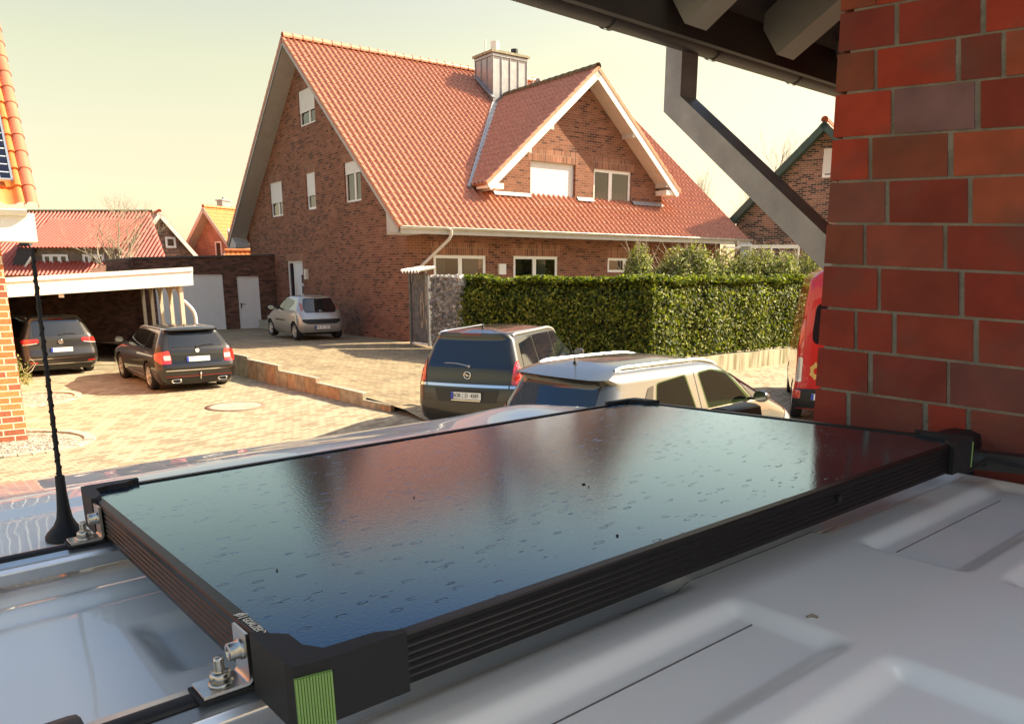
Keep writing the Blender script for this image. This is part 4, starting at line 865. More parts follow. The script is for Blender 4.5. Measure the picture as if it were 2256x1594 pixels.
# bare trees
def bare_tree(name, base, h, lab, seed, spread=.5, r0=.12, levels=4, nb=5, mat='bark_pale', up=.5):
    rnd = random.Random(seed); mb = MB(); base = V(*base)
    def grow(p, d, L_, r, lv):
        n = 3; pts = [p]; rr = [r]; dd = d.copy()
        for i in range(n):
            dd = (dd+V(rnd.gauss(0, .12), rnd.gauss(0, .12), .05)).normalized(); pts.append(pts[-1]+dd*L_/n); rr.append(r*(1-.45*(i+1)/n))
        mb.tube(pts, rr, 6 if lv > 2 else 4, cap=False)
        if lv == 0: return
        for k in range(nb):
            t = rnd.uniform(.35, 1); i = min(int(t*n), n-1); q = pts[i]+(pts[i+1]-pts[i])*(t*n-i)
            nd = (dd+V(rnd.gauss(0, spread), rnd.gauss(0, spread), rnd.gauss(up*.3, .2))).normalized()
            grow(q, nd, L_*rnd.uniform(.5, .75), rr[-1]*rnd.uniform(.5, .8), lv-1)
    grow(base, V(0, 0, 1), h*.42, r0, levels)
    tag(mb.build(name, M[mat]), lab, 'tree')
p = aty(262, 590, 38); bare_tree('bare_tree', (p.x, 38, .5), 7.4, 'bare tree with thin pale branches in front of the red roof behind the carport', 3, spread=.62, r0=.15, levels=4, nb=6)
p = aty(430, 560, 60); bare_tree('bare_tree', (p.x, 60, 0), 5.6, 'small bare tree between the brown gable and the orange house', 9, spread=.4, r0=.10, levels=3, nb=5)
p = aty(1720, 450, 42); bare_tree('bare_tree', (p.x, 42, 3), 7.6, 'bare tree crown showing left of the green verged gable', 5, spread=.4, r0=.12, levels=4, nb=5, mat='bark')
p = aty(1567, 430, 50); bare_tree('bare_tree', (p.x, 50, 3), 8.4, 'narrow upright bare tree behind the right end of the house roof', 12, spread=.10, r0=.10, levels=3, nb=5, mat='bark', up=2)
p = aty(1640, 470, 46); bare_tree('bare_tree', (p.x, 46, 3), 5.0, 'low twiggy bare tree between the house roof and the neighbour gable', 15, spread=.6, r0=.08, levels=4, nb=5)
# plant at the pier foot
p = atz(52, 862, 0); shrub('small_shrub', (p.x, p.y, 0), .28, .3, .0, .95, 500, 'small yellow green shrub at the foot of the orange brick pier', 44, [(.35, .30, .10), (.25, .25, .08), (.15, .17, .05)], .07, 12)

# ================================================================ RED BRICK WALL CORNER (right foreground)
KY = 41.0; KG = dirv(KY); KN = dirv(KY+90); KF = dirv(-47)     # along the eave, outward, along the visible face
K0 = aty(1840, 450, 1.68); KP = V(K0.x, K0.y, 0)
Kface_n = V(KF.y, -KF.x, 0); Kface_n = Kface_n if Kface_n.dot(CP-K0) > 0 else -Kface_n
def kpt(u, v): return onp(u, v, K0, Kface_n)
def led(v): return 1853.7-.0625*v if v < 400 else 1828.7-.0700*(v-400)     # left edge of the wall in the photo
bw_ = empty('red_brick_wall', KP, 'red clinker brick wall corner with grey mortar at the right edge', 'wall')
# course joints: (y at the left edge, y at x=2256), then bricks as (x0, x1, colour) in the middle of the course
J = [(-64, -141), (28, -42), (118, 62), (207, 166), (306, 280), (401, 385), (492, 495), (583, 602), (677, 709), (763, 812), (853, 915), (940, 1022), (1030, 1130)]
RD, OR, DK, GY, BR = (.40, .045, .018), (.34, .075, .03), (.22, .03, .016), (.19, .12, .12), (.21, .058, .028)
rows_ = [
 [(0, 1930, OR), (1930, 2120, RD), (2120, 2300, RD)],
 [(0, 1970, (.20, .03, .022)), (1980, 2160, (.24, .032, .018)), (2172, 2300, RD)],
 [(0, 1926, BR), (1932, 2105, RD), (2116, 2206, (.19, .04, .025)), (2216, 2300, OR)],
 [(0, 1963, RD), (1970, 2148, GY), (2160, 2300, DK)],
 [(0, 1913, RD), (1921, 2088, BR), (2100, 2300, OR)],
 [(0, 1950, (.19, .065, .045)), (1958, 2132, DK), (2142, 2300, (.30, .07, .03))],
 [(0, 1902, BR), (1908, 2078, (.25, .055, .03)), (2086, 2300, DK)],
 [(0, 1933, (.27, .032, .015)), (1940, 2113, (.22, .035, .018)), (2124, 2300, (.27, .03, .015))],
 [(0, 1882, (.27, .032, .015)), (1888, 1965, (.25, .032, .016)), (1974, 2144, (.26, .04, .02)), (2156, 2300, (.26, .035, .018))],
 [(0, 1912, (.27, .034, .016)), (1922, 2086, (.19, .033, .02)), (2092, 2300, (.17, .055, .045))],
 [(0, 1864, (.27, .032, .015)), (1873, 2032, (.19, .045, .028)), (2044, 2128, (.29, .034, .016)), (2138, 2300, (.17, .045, .03))],
 [(0, 1900, (.24, .03, .015)), (1910, 2080, (.19, .04, .025)), (2090, 2300, (.2, .035, .02))],
]
bk = MB(); rnd = random.Random(8)
def joint_y(j, x):
    l, r = J[j]; lx = led(l); return l+(r-l)*(x-lx)/(2256-lx)
Kcorner = []
for j, row in enumerate(rows_):
    for (x0, x1, c) in row:
        jt = 6.0
        e0 = (lambda v: led(v)) if x0 == 0 else None
        pts = []
        for (xx, jj, dy) in ((x0, j+1, -jt*.55), (x1, j+1, -jt*.55), (x1, j, jt*.55), (x0, j, jt*.55)):
            if xx == 0: vy = J[jj][0]+dy; pts.append(kpt(led(vy), vy))
            else: vy = joint_y(jj, xx)+dy; pts.append(kpt(xx+(1.2 if xx == x0 else -1.2), vy))
        k = rnd.uniform(.92, 1.08); c = tuple((v*.82+m9*.18)*k for v, m9 in zip(c, (.26, .05, .025))); off = rnd.uniform(-.001, .001)
        bk.prism([p+Kface_n*off for p in pts], -Kface_n*.11, 0, c)
# plain continuing masonry: more bricks to the right and above (regular courses)
def brick(x, z, w, h, c, face='f'):
    p = KP+KF*x+Z*z; bk.prism([p, p+KF*w, p+KF*w+Z*h, p+Z*h], -Kface_n*.11, 0, c)
zz = kpt(1900, -64).z
pal = [RD, OR, DK, BR, (.27, .032, .015), (.2, .04, .028)]
x_end = (kpt(2300, 500)-K0).dot(KF)
for r_ in range(6):
    x = 0 if r_ % 2 else -.0
    z0 = kpt(1860, -64).z+.012+r_*.0833; xx = 0
    while xx < 2.2:
        w = .24 if xx > 0 or r_ % 2 == 0 else .115; brick(xx+.006, z0, w-.006, .071, rnd.choice(pal)); xx += w+.01
for r_ in range(-8, 32):
    z0 = 2.27+(r_-8)*.0833-.0; 
    xx = x_end+.02+(.12 if r_ % 2 else 0)
    if z0 > kpt(1860, -64).z: continue
    while xx < 2.4: brick(xx, z0+1.2, .23, .071, rnd.choice(pal)) if z0+1.2 < kpt(1860, -64).z else None; xx += .25
M['clinker'] = colmat('clinker_brick', .75, 14, .6, .18, .35, .002)
_n = M['clinker'].node_tree; _b = _n.nodes['Principled BSDF']; _t = _n.nodes.new('ShaderNodeTexCoord'); _no = _n.nodes.new('ShaderNodeTexNoise'); _no.inputs['Scale'].default_value = 9; _no.inputs['Detail'].default_value = 3; _n.links.new(_t.outputs['Object'], _no.inputs[0])
_mr = _n.nodes.new('ShaderNodeMapRange'); _mr.inputs[1].default_value = .48; _mr.inputs[2].default_value = .72; _mr.inputs[4].default_value = .55; _n.links.new(_no.outputs[0], _mr.inputs[0]); _mx = _n.nodes.new('ShaderNodeMixRGB'); _src = _b.inputs['Base Color'].links[0].from_socket; _n.links.new(_mr.outputs[0], _mx.inputs[0]); _n.links.new(_src, _mx.inputs[1]); _mx.inputs[2].default_value = (.13, .065, .045, 1); _n.links.new(_mx.outputs[0], _b.inputs['Base Color'])
bko = bk.build('clinker_bricks', M['clinker'], bw_, fixn=True, bevel=.0025)
mo_ = MB(); a = KP+KF*.002-Kface_n*.0035; b_ = KP+KF*2.6-Kface_n*.0035
mo_.prism([a, b_, b_+Z*3.75, a+Z*3.75], -Kface_n*.1); a2 = KP+KG*.02+KF*.012-KG*.0
mo_.build('mortar', pmat('grey_mortar', (.27, .24, .19), .95, var=.25, vscale=20, bump=.6, bscale=150), bw_, fixn=True)
sw = MB(); a = KP-Kface_n*.02+KF*.002; b_ = a+KG*5; sw.face([a, b_, b_+Z*3.7, a+Z*3.7], 0, [(0, 0), (5, 0), (5, 3.7), (0, 3.7)]); M['clinker_tex'] = brickmat('clinker_side', (.27, .035, .016), (.36, .06, .025), (.2, .18, .15), dark=(.18, .04, .03), pdark=.3); sw.build('side_wall', M['clinker_tex'], bw_)
sw = MB(); a = KP+KF*.01+Kface_n*-.01; sw.prism([a, KP+KF*2.6+Kface_n*-.01, KP+KF*2.6-Kface_n*.01+Z*.1, a+Z*.1], -Kface_n*.1)
# ================================================================ EAVE OVERHEAD
M['gutter_dark'] = pmat('dark_gutter', (.075, .068, .06), .5, .2, var=.1)
M['fascia_grey'] = pmat('grey_eave_paint', (.24, .225, .19), .55, var=.12, vscale=6)
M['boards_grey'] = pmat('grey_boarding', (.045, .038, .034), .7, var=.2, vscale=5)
ev = empty('overhanging_eave', KP+Z*3.2, 'dark boarded roof overhang with grey rafter tails above the red brick wall', 'roof overhang')
go_ = .57; GP = K0+KN*go_; gzv = onv(1845, 214, GP, KY).z-.012
def ge(t, o, z): return V(KP.x, KP.y, z)+KG*t+KN*o
rp = R(30)   # roof pitch, rising from the gutter towards the wall
def rz_(o, zb): return zb+(go_-o)*math.tan(rp)
gm = MB(); N_ = KN
half_gutter(gm, ge(-2.2, go_-.02, gzv+.06), ge(6, go_-.02, gzv+.06), KN*-1, .062); 
rowsg = []
for t in (-2.2, 6):
    rowsg.append([ge(t, go_+.034*math.cos(a)-.030, gzv+.034-.034*math.sin(a)) for a in [math.pi*k/12 for k in range(13)]])
gm = MB(); gm.grid(rowsg); gm.grid([[p+(ge(tt, go_-.030, gzv+.034)-p)*.05 for p in r_] for tt, r_ in zip((-2.2, 6), rowsg)], flip=True); gm.tube([ge(-2.2, go_+.006, gzv+.036), ge(6, go_+.006, gzv+.036)], .009, 8)
gm.build('gutter', M['gutter_dark'], ev)
for k in range(12):
    bb = MB(); t = -1.8+k*.42; r_ = [[ge(t+dt, go_+.037*math.cos(a)-.030, gzv+.034-.037*math.sin(a)) for a in [math.pi*q/12 for q in range(13)]] for dt in (0, .018)]; bb.grid(r_); bb.build('gutter_bracket', M['gutter_dark'], ev)
zb = gzv+.002
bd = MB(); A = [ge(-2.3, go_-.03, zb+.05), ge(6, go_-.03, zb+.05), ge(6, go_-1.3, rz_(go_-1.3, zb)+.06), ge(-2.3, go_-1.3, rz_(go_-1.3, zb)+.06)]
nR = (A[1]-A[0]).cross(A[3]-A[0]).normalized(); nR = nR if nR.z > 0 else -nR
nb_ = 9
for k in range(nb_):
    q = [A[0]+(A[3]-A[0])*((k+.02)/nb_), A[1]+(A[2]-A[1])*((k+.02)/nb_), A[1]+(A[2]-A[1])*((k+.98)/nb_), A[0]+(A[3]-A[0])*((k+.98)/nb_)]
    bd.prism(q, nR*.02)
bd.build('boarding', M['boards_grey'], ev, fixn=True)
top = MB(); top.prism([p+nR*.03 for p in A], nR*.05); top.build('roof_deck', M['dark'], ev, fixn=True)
fbd = MB(); fbd.prism([ge(-2.3, go_-.085, gzv+.004), ge(6, go_-.085, gzv+.004), ge(6, go_-.085, zb+.115), ge(-2.3, go_-.085, zb+.115)], KN*-.018); fbd.build('fascia_board', M['boards_grey'], ev, fixn=True)
# rafters with chamfered tails; found from the photo on the eave line
tr_ = []
for u, v in ((1478, 64), (1678, 128)):
    p = atz(u, v, gzv+.012); tr_.append((p-KP).dot(KG)); print('tail', (p-KP).dot(KN), tr_[-1])
sp_ = tr_[1]-tr_[0]
for k in range(-3, 7):
    t = tr_[0]+sp_*k; rf = MB(); w_ = .042
    o1 = go_-.125; prof = [(o1, rz_(o1, zb)+.04), (o1, rz_(o1, zb)-.005), (o1-.045, rz_(o1-.045, zb)-.10), (go_-1.25, rz_(go_-1.25, zb)-.10), (go_-1.25, rz_(go_-1.25, zb)+.04)]
    rf.prism([ge(t-w_, o, z) for o, z in prof], KG*(2*w_)); rf.build('rafter_tail', M['fascia_grey'], ev, fixn=True, bevel=.004)
# square zinc downpipe
dpp = MB(); P1 = onv(1504, 92, GP, KY); P2 = onv(1504, 238, GP, KY); P2 = V(P1.x, P1.y, P2.z+.005); P3 = onv(1850, 572, K0+KN*.05, KY); hw = .030
def sq(p, ax, up): return [p+ax*a*hw+up*b_*hw for a, b_ in ((-1, -1), (1, -1), (1, 1), (-1, 1))]
dd = (P3-P2).normalized(); hd = V(dd.x, dd.y, 0).normalized(); sx_ = V(-hd.y, hd.x, 0); mid = V(dd.x, dd.y, dd.z); bis = (mid+V(0, 0, -1)).normalized(); upm = sx_.cross(bis); upd = sx_.cross(dd)
upm = upm/abs(upm.normalized().dot(hd)) if True else upm
if upm.dot(hd) < 0: upm = -upm
if upd.dot(upm) < 0: upd = -upd
r1 = sq(P1+Z*.08, sx_, hd); r2 = sq(P2, sx_, upm); P4 = P3+dd*.05; r3 = sq(P4, sx_, upd)
for a, b_ in ((r1, r2), (r2, r3)):
    for i in range(4): dpp.face([a[i], a[(i+1) % 4], b_[(i+1) % 4], b_[i]])
dn_ = sq(P4+Z*-.05, sx_, hd); dn2 = sq(V(P4.x, P4.y, .1), sx_, hd)
for i in range(4): dpp.face([r3[i], r3[(i+1) % 4], dn_[(i+1) % 4], dn_[i]]); dpp.face([dn_[i], dn_[(i+1) % 4], dn2[(i+1) % 4], dn2[i]])
dpp.box(P1+Z*.03, sx_*(hw+.006), hd*(hw+.006), Z*.03)
dpo = dpp.build('square_downpipe', pmat('aged_zinc', (.30, .30, .29), .5, .35, var=.2, vscale=12, bump=.2, bscale=90), None, merge=.0005); tag(dpo, 'square grey zinc downpipe running diagonally from the overhead gutter to the red brick wall', 'downpipe')

# ================================================================ VAN (roof under the camera)
VYAW = 40.0; Va = dirv(VYAW); Vbd = dirv(VYAW+90); VO = V(-.148, .487, 0)
def vp_(s, t, z=0): return VO+Va*s+Vbd*t+Z*z
RZ0 = 2.283
def sstep(a, b, x):
    t = max(0., min(1., (x-a)/(b-a))); return .35*t*t*(3-2*t)+.65*t
def pocket(s, t, s0, s1, t0, t1, bev=.026):
    # 1 inside the pocket, 0 outside, bevelled flanks
    return sstep(s0, s0+bev, s)*(1-sstep(s1-bev, s1, s))*sstep(t0, t0+bev, t)*(1-sstep(t1-bev, t1, t))
POCK = [(s0, s1, t0, t1) for (s0, s1) in ((-.02, .545), (.83, 1.36)) for (t0, t1) in ((-.135, .018), (-.33, -.165), (-.52, -.36), (.06, .20), (.25, .40))]
def roof_z(s, t):
    z = RZ0-.006*((s-.55)/.8)**2+.012*max(0, min(1.36, s)-.7)
    if t > .85: z -= .16*(t-.85)**2+.25*max(0, t-1.15)**3+ .0
    if s > 1.36: z -= .012*sstep(1.36, 1.40, s)+1.2*max(0, s-1.46)**2+30*max(0, s-1.50)**3
    if s < -.30: z -= 1.2*max(0, -.30-s)**2+30*max(0, -.36-s)**3
    for p in POCK: 
        if p[0] < s < p[1] and p[2] < t < p[3]: z -= .012*pocket(s, t, *p)
    # long swages across the front part of the roof
    for tc, w in ((.62-.13, .018), (.545, .012), (.93, .03), (.80-.25+.02, .0)):
        if w and abs(t-tc) < w and s < 1.2: z -= .006*(1-(abs(t-tc)/w)**2)*(1-sstep(1.1, 1.2, s))*sstep(-.32, -.25, s)
    # bulge near the windscreen end
    z += .030*math.exp(-(((s-1.15)/.16)**2+((t-1.10)/.16)**2)) + .018*math.exp(-(((s-.45)/.42)**2+((t-1.02)/.13)**2))
    return z
van = empty('white_van', vp_(.55, -1.2, 0), 'white panel van seen from above its ribbed roof in the foreground', 'van')
rows = []; ss = []; s = -.42
while s < 1.585:
    ss.append(s); s += .0045
tt = []; t = -.95
while t < 1.75:
    tt.append(t); t += .0045 if -.6 < t < .45 else .010
rows = [[vp_(s, t, roof_z(s, t)) for s in ss] for t in tt]
vr = MB(); vr.grid(rows)
def vanpaint():
    m, n, b = newmat('white_van_paint'); L = n.links; t = n.nodes.new('ShaderNodeTexCoord'); no = n.nodes.new('ShaderNodeTexNoise'); no.inputs['Scale'].default_value = 3; no.inputs['Detail'].default_value = 8; L.new(t.outputs['Object'], no.inputs[0])
    cr = n.nodes.new('ShaderNodeValToRGB'); cr.color_ramp.elements[0].position = .3; cr.color_ramp.elements[0].color = (.88, .86, .80, 1); cr.color_ramp.elements[1].position = .7; cr.color_ramp.elements[1].color = (.93, .91, .86, 1); L.new(no.outputs[0], cr.inputs[0])
    n2 = n.nodes.new('ShaderNodeTexNoise'); n2.inputs['Scale'].default_value = 90; n2.inputs['Detail'].default_value = 3; L.new(t.outputs['Object'], n2.inputs[0]); c2 = n.nodes.new('ShaderNodeValToRGB'); c2.color_ramp.elements[0].position = .20; c2.color_ramp.elements[0].color = (.35, .3, .2, 1); c2.color_ramp.elements[1].position = .24; c2.color_ramp.elements[1].color = (1, 1, 1, 1); L.new(n2.outputs[0], c2.inputs[0])
    mx = n.nodes.new('ShaderNodeMixRGB'); mx.blend_type = 'MULTIPLY'; mx.inputs[0].default_value = 1; L.new(cr.outputs[0], mx.inputs[1]); L.new(c2.outputs[0], mx.inputs[2]); L.new(mx.outputs[0], b.inputs['Base Color'])
    b.inputs['Roughness'].default_value = .42; b.inputs['Coat Weight'].default_value = .8; b.inputs['Coat Roughness'].default_value = .03
    n3 = n.nodes.new('ShaderNodeTexNoise'); n3.inputs['Scale'].default_value = 7; n3.inputs['Detail'].default_value = 2; L.new(t.outputs['Object'], n3.inputs[0]); bu = n.nodes.new('ShaderNodeBump'); bu.inputs['Strength'].default_value = .25; bu.inputs['Distance'].default_value = .004; L.new(n3.outputs[0], bu.inputs['Height']); L.new(bu.outputs[0], b.inputs['Coat Normal'])
    return m
M['van'] = vanpaint(); vr.build('roof', M['van'], van)
vs_ = MB()   # body sides, rear and front
zr = roof_z(ss[-1], 0)
def ringp(t, zz): return [vp_(s_, t, z_) for s_, z_ in zz]
for t0, t1 in ((-.95, 1.75), (-3.6, -.95)):
    n = 8
    for k in range(n):
        a = t0+(t1-t0)*k/n; b_ = t0+(t1-t0)*(k+1)/n
        for sgn, s_ in ((1, ss[-1]), (-1, ss[0])):
            za, zb2 = (roof_z(s_, a) if t0 > -1 else roof_z(s_, -.95)), (roof_z(s_, b_) if t0 > -1 else roof_z(s_, -.95)); o_ = .06*sgn
            vs_.face([vp_(s_, a, za), vp_(s_, b_, zb2), vp_(s_+o_, b_, 1.5), vp_(s_+o_, a, 1.5)], 0, smooth=True); vs_.face([vp_(s_+o_, a, 1.5), vp_(s_+o_, b_, 1.5), vp_(s_+o_, b_, .3), vp_(s_+o_, a, .3)])
rowsb = [[vp_(s_, t_, roof_z(s_, -.95)) for s_ in ss[::8]+[ss[-1]]] for t_ in (-3.6, -.95)]; vs_.grid(rowsb)
vs_.face([vp_(-.48, -3.6, .3), vp_(1.64, -3.6, .3), vp_(1.64, -3.6, 1.5), vp_(1.58, -3.6, 2.1), vp_(-.42, -3.6, 2.1), vp_(-.48, -3.6, 1.5)])
vs_.face([vp_(-.48, 1.75, .3), vp_(1.64, 1.75, .3), vp_(1.64, 2.9, .3), vp_(-.48, 2.9, .3)][::-1])
for s_ in (-.45, 1.61): vs_.face([vp_(s_, 1.75, .3), vp_(s_, 2.9, .3), vp_(s_, 2.9, .95), vp_(s_, 1.75, 1.45)])
vs_.face([vp_(-.45, 2.9, .3), vp_(1.61, 2.9, .3), vp_(1.61, 2.9, .95), vp_(-.45, 2.9, .95)]); vs_.face([vp_(-.45, 2.35, 1.18), vp_(1.61, 2.35, 1.18), vp_(1.61, 2.9, .95), vp_(-.45, 2.9, .95)])
vs_.build('side_panels', M['van'], van)
wsn = MB(); wsn.grid([[vp_(s_, 1.75, roof_z(s_, 1.75)-.001) for s_ in ss[::10]+[ss[-1]]], [vp_(s_*1.0, 2.35, 1.18) for s_ in ss[::10]+[ss[-1]]]]); wsn.build('windscreen', M['carglass'], van)
for t_ in (1.95, -2.6):
    for s_, sg in ((-.45, -1), (1.61, 1)):
        wl_ = MB(); wl_.lathe([(.2, .0), (.31, .0), (.34, .04), (.34, .2), (.31, .24), (.05, .2)], vp_(s_-sg*.22, t_, .34), Va*sg, 28, cap=True); wl_.build('wheel', M['tyre'], van)
# sealed body joints on the roof (thin dark seams)
se = MB()
def seam(s0, t0, s1, t1, r=.0012, n=40, dz=0):
    se.tube([vp_(s0+(s1-s0)*k/n, t0+(t1-t0)*k/n, roof_z(s0+(s1-s0)*k/n, t0+(t1-t0)*k/n)+dz) for k in range(n+1)], r, 4)
seam(.02, -.028, .517, -.028); seam(.87, -.027, 1.26, -.027, .0009); seam(.42, .078, .90, .078, .0008); seam(1.385, -.6, 1.385, .45, .0025)
seam(1.16, .40, 1.385, .30, .001)
se.build('roof_seam', pmat('seam_grey', (.12, .11, .10), .8, var=.3), van)
# small leaf crumbs
cr_ = MB(); rnd = random.Random(3)
for (u, v) in ((1790, 1360),): p = atz(u, v, RZ0); cr_.tube([p+V(-.006, 0, .001), p+V(.001, .002, .003), p+V(.006, -.001, .001)], .0015, 5)
tag(cr_.build('leaf_crumb', M['bark']), 'tiny brown leaf crumb lying on the white van roof', 'leaf crumb')

# ================================================================ SOLAR PANEL
p_a = V(.775, .631, .0122).normalized(); p_b = V(-.631, .775, -.035); p_b = (p_b-p_a*p_b.dot(p_a)).normalized(); p_n = p_a.cross(p_b).normalized()
P0 = V(-.148, .487, 2.384); PL, PW = 1.119, .706
def pp_(s, t, z=0): return P0+p_a*s+p_b*t+p_n*z
panel = empty('portable_solar_panel', pp_(PL/2, PW/2, -.05), 'framed black solar panel with rubber corner guards lying across the van roof', 'solar panel')
TH_ = .041
fr = MB()
def rail(mb, prof, q0, q1, inw):
    # prof: list of (inward, z); swept from q0 to q1
    rows = [[q+inw*i_+p_n*z_ for i_, z_ in prof] for q in (q0, q1)]; mb.grid(rows, smooth=False, closed=True); mb.face(rows[0][::-1]); mb.face(rows[1])
prof = [(0, -.0015), (.0015, 0), (.011, 0), (.011, -.003), (.03, -.003), (.03, -TH_), (.0, -TH_)]
zc = -TH_
for k in range(5):     # ribbed flank
    z0 = -TH_+.005+k*.0062; prof += [(0, z0), (.0011, z0+.0012), (.0011, z0+.0040), (0, z0+.0054)]
rail(fr, prof, pp_(0, 0), pp_(PL, 0), p_b); rail(fr, prof, pp_(0, PW), pp_(PL, PW), -p_b); rail(fr, prof, pp_(0, .0301), pp_(0, PW-.0301), p_a); rail(fr, prof, pp_(PL, .0301), pp_(PL, PW-.0301), -p_a)
M['anod'] = pmat('black_anodised', (.005, .005, .0055), .42, .1, .3, var=.15, vscale=30)
fr.build('frame', M['anod'], panel, fixn=True)
gl = MB(); gl.face([pp_(.011, .011, -.002), pp_(PL-.011, .011, -.002), pp_(PL-.011, PW-.011, -.002), pp_(.011, PW-.011, -.002)], 0, [(0, 0), (PL, 0), (PL, PW), (0, PW)])
def pglass():
    m, n, b = newmat('panel_glass'); L = n.links; b.inputs['Base Color'].default_value = (.004, .010, .022, 1); b.inputs['Roughness'].default_value = .17; b.inputs['IOR'].default_value = 1.62; b.inputs['Specular IOR Level'].default_value = .8; b.inputs['Specular Tint'].default_value = (.50, .78, 1, 1)
    uv = n.nodes.new('ShaderNodeUVMap'); no = n.nodes.new('ShaderNodeTexNoise'); no.inputs['Scale'].default_value = 260; no.inputs['Detail'].default_value = 3; L.new(uv.outputs[0], no.inputs[0])
    bu = n.nodes.new('ShaderNodeBump'); bu.inputs['Strength'].default_value = .12; bu.inputs['Distance'].default_value = .001; L.new(no.outputs[0], bu.inputs['Height'])
    # dried drop marks: thin crescents that catch less light
    vo = n.nodes.new('ShaderNodeTexVoronoi'); vo.inputs['Scale'].default_value = 48; mpp = n.nodes.new('ShaderNodeMapping'); mpp.inputs['Rotation'].default_value = (0, 0, R(39)); mpp.inputs['Scale'].default_value = (.9, 2.2, 1); L.new(uv.outputs[0], mpp.inputs[0]); L.new(mpp.outputs[0], vo.inputs[0]); 
    ns = n.nodes.new('ShaderNodeTexNoise'); ns.inputs['Scale'].default_value = 60; L.new(uv.outputs[0], ns.inputs[0])
    ad = n.nodes.new('ShaderNodeMath'); ad.operation = 'MULTIPLY_ADD'; L.new(ns.outputs[0], ad.inputs[0]); ad.inputs[1].default_value = .35; L.new(vo.outputs['Distance'], ad.inputs[2])
    cr = n.nodes.new('ShaderNodeValToRGB'); e0 = cr.color_ramp.elements; e0[0].position = .44; e0[0].color = (0, 0, 0, 1); e0[1].position = .52; e0[1].color = (0, 0, 0, 1); k = e0.new(.48); k.color = (1, 1, 1, 1); L.new(ad.outputs[0], cr.inputs[0])
    sx = n.nodes.new('ShaderNodeSeparateXYZ'); L.new(vo.outputs['Color'], sx.inputs[0]); gt = n.nodes.new('ShaderNodeMath'); gt.operation = 'GREATER_THAN'; gt.inputs[1].default_value = .62; L.new(sx.outputs[0], gt.inputs[0]); ml = n.nodes.new('ShaderNodeMath'); ml.operation = 'MULTIPLY'; L.new(cr.outputs[0], ml.inputs[0]); L.new(gt.outputs[0], ml.inputs[1]); nq = n.nodes.new('ShaderNodeTexNoise'); nq.inputs['Scale'].default_value = 45; L.new(mpp.outputs[0], nq.inputs[0]); rq = n.nodes.new('ShaderNodeMapRange'); rq.inputs[1].default_value = .47; rq.inputs[2].default_value = .56; L.new(nq.outputs[0], rq.inputs[0]); m_l = n.nodes.new('ShaderNodeMath'); m_l.operation = 'MULTIPLY'; L.new(ml.outputs[0], m_l.inputs[0]); L.new(rq.outputs[0], m_l.inputs[1]); ml = m_l
    b2 = n.nodes.new('ShaderNodeBump'); b2.inputs['Strength'].default_value = .3; b2.inputs['Distance'].default_value = .001; L.new(ml.outputs[0], b2.inputs['Height']); L.new(bu.outputs[0], b2.inputs['Normal']); L.new(b2.outputs[0], b.inputs['Normal'])
    mr = n.nodes.new('ShaderNodeMapRange'); mr.inputs[3].default_value = .105; mr.inputs[4].default_value = .24; L.new(ml.outputs[0], mr.inputs[0]); L.new(mr.outputs[0], b.inputs['Roughness'])
    b.inputs['Specular IOR Level'].default_value = 0; go2 = n.nodes.new('ShaderNodeBsdfGlossy'); go2.inputs['Color'].default_value = (.58, .77, 1, 1); L.new(mr.outputs[0], go2.inputs['Roughness']); L.new(b2.outputs[0], go2.inputs['Normal'])
    lw = n.nodes.new('ShaderNodeLayerWeight'); lw.inputs[0].default_value = .5; L.new(bu.outputs[0], lw.inputs['Normal']); pz = n.nodes.new('ShaderNodeMath'); pz.operation = 'POWER'; L.new(lw.outputs['Facing'], pz.inputs[0]); pz.inputs[1].default_value = 4.2; fz = n.nodes.new('ShaderNodeMath'); fz.operation = 'MULTIPLY'; fz.use_clamp = True; L.new(pz.outputs[0], fz.inputs[0]); fz.inputs[1].default_value = 1.6; mz = n.nodes.new('ShaderNodeMixShader'); L.new(fz.outputs[0], mz.inputs[0]); L.new(b.outputs[0], mz.inputs[1]); L.new(go2.outputs[0], mz.inputs[2]); L.new(mz.outputs[0], n.nodes['Material Output'].inputs[0])
    return m
gl.build('glass', pglass(), panel)
bp = MB(); bp.prism([pp_(.02, .02, -.03), pp_(PL-.02, .02, -.03), pp_(PL-.02, PW-.02, -.03), pp_(.02, PW-.02, -.03)], -p_n*.004); bp.build('backing_sheet', M['black_plastic'], panel)
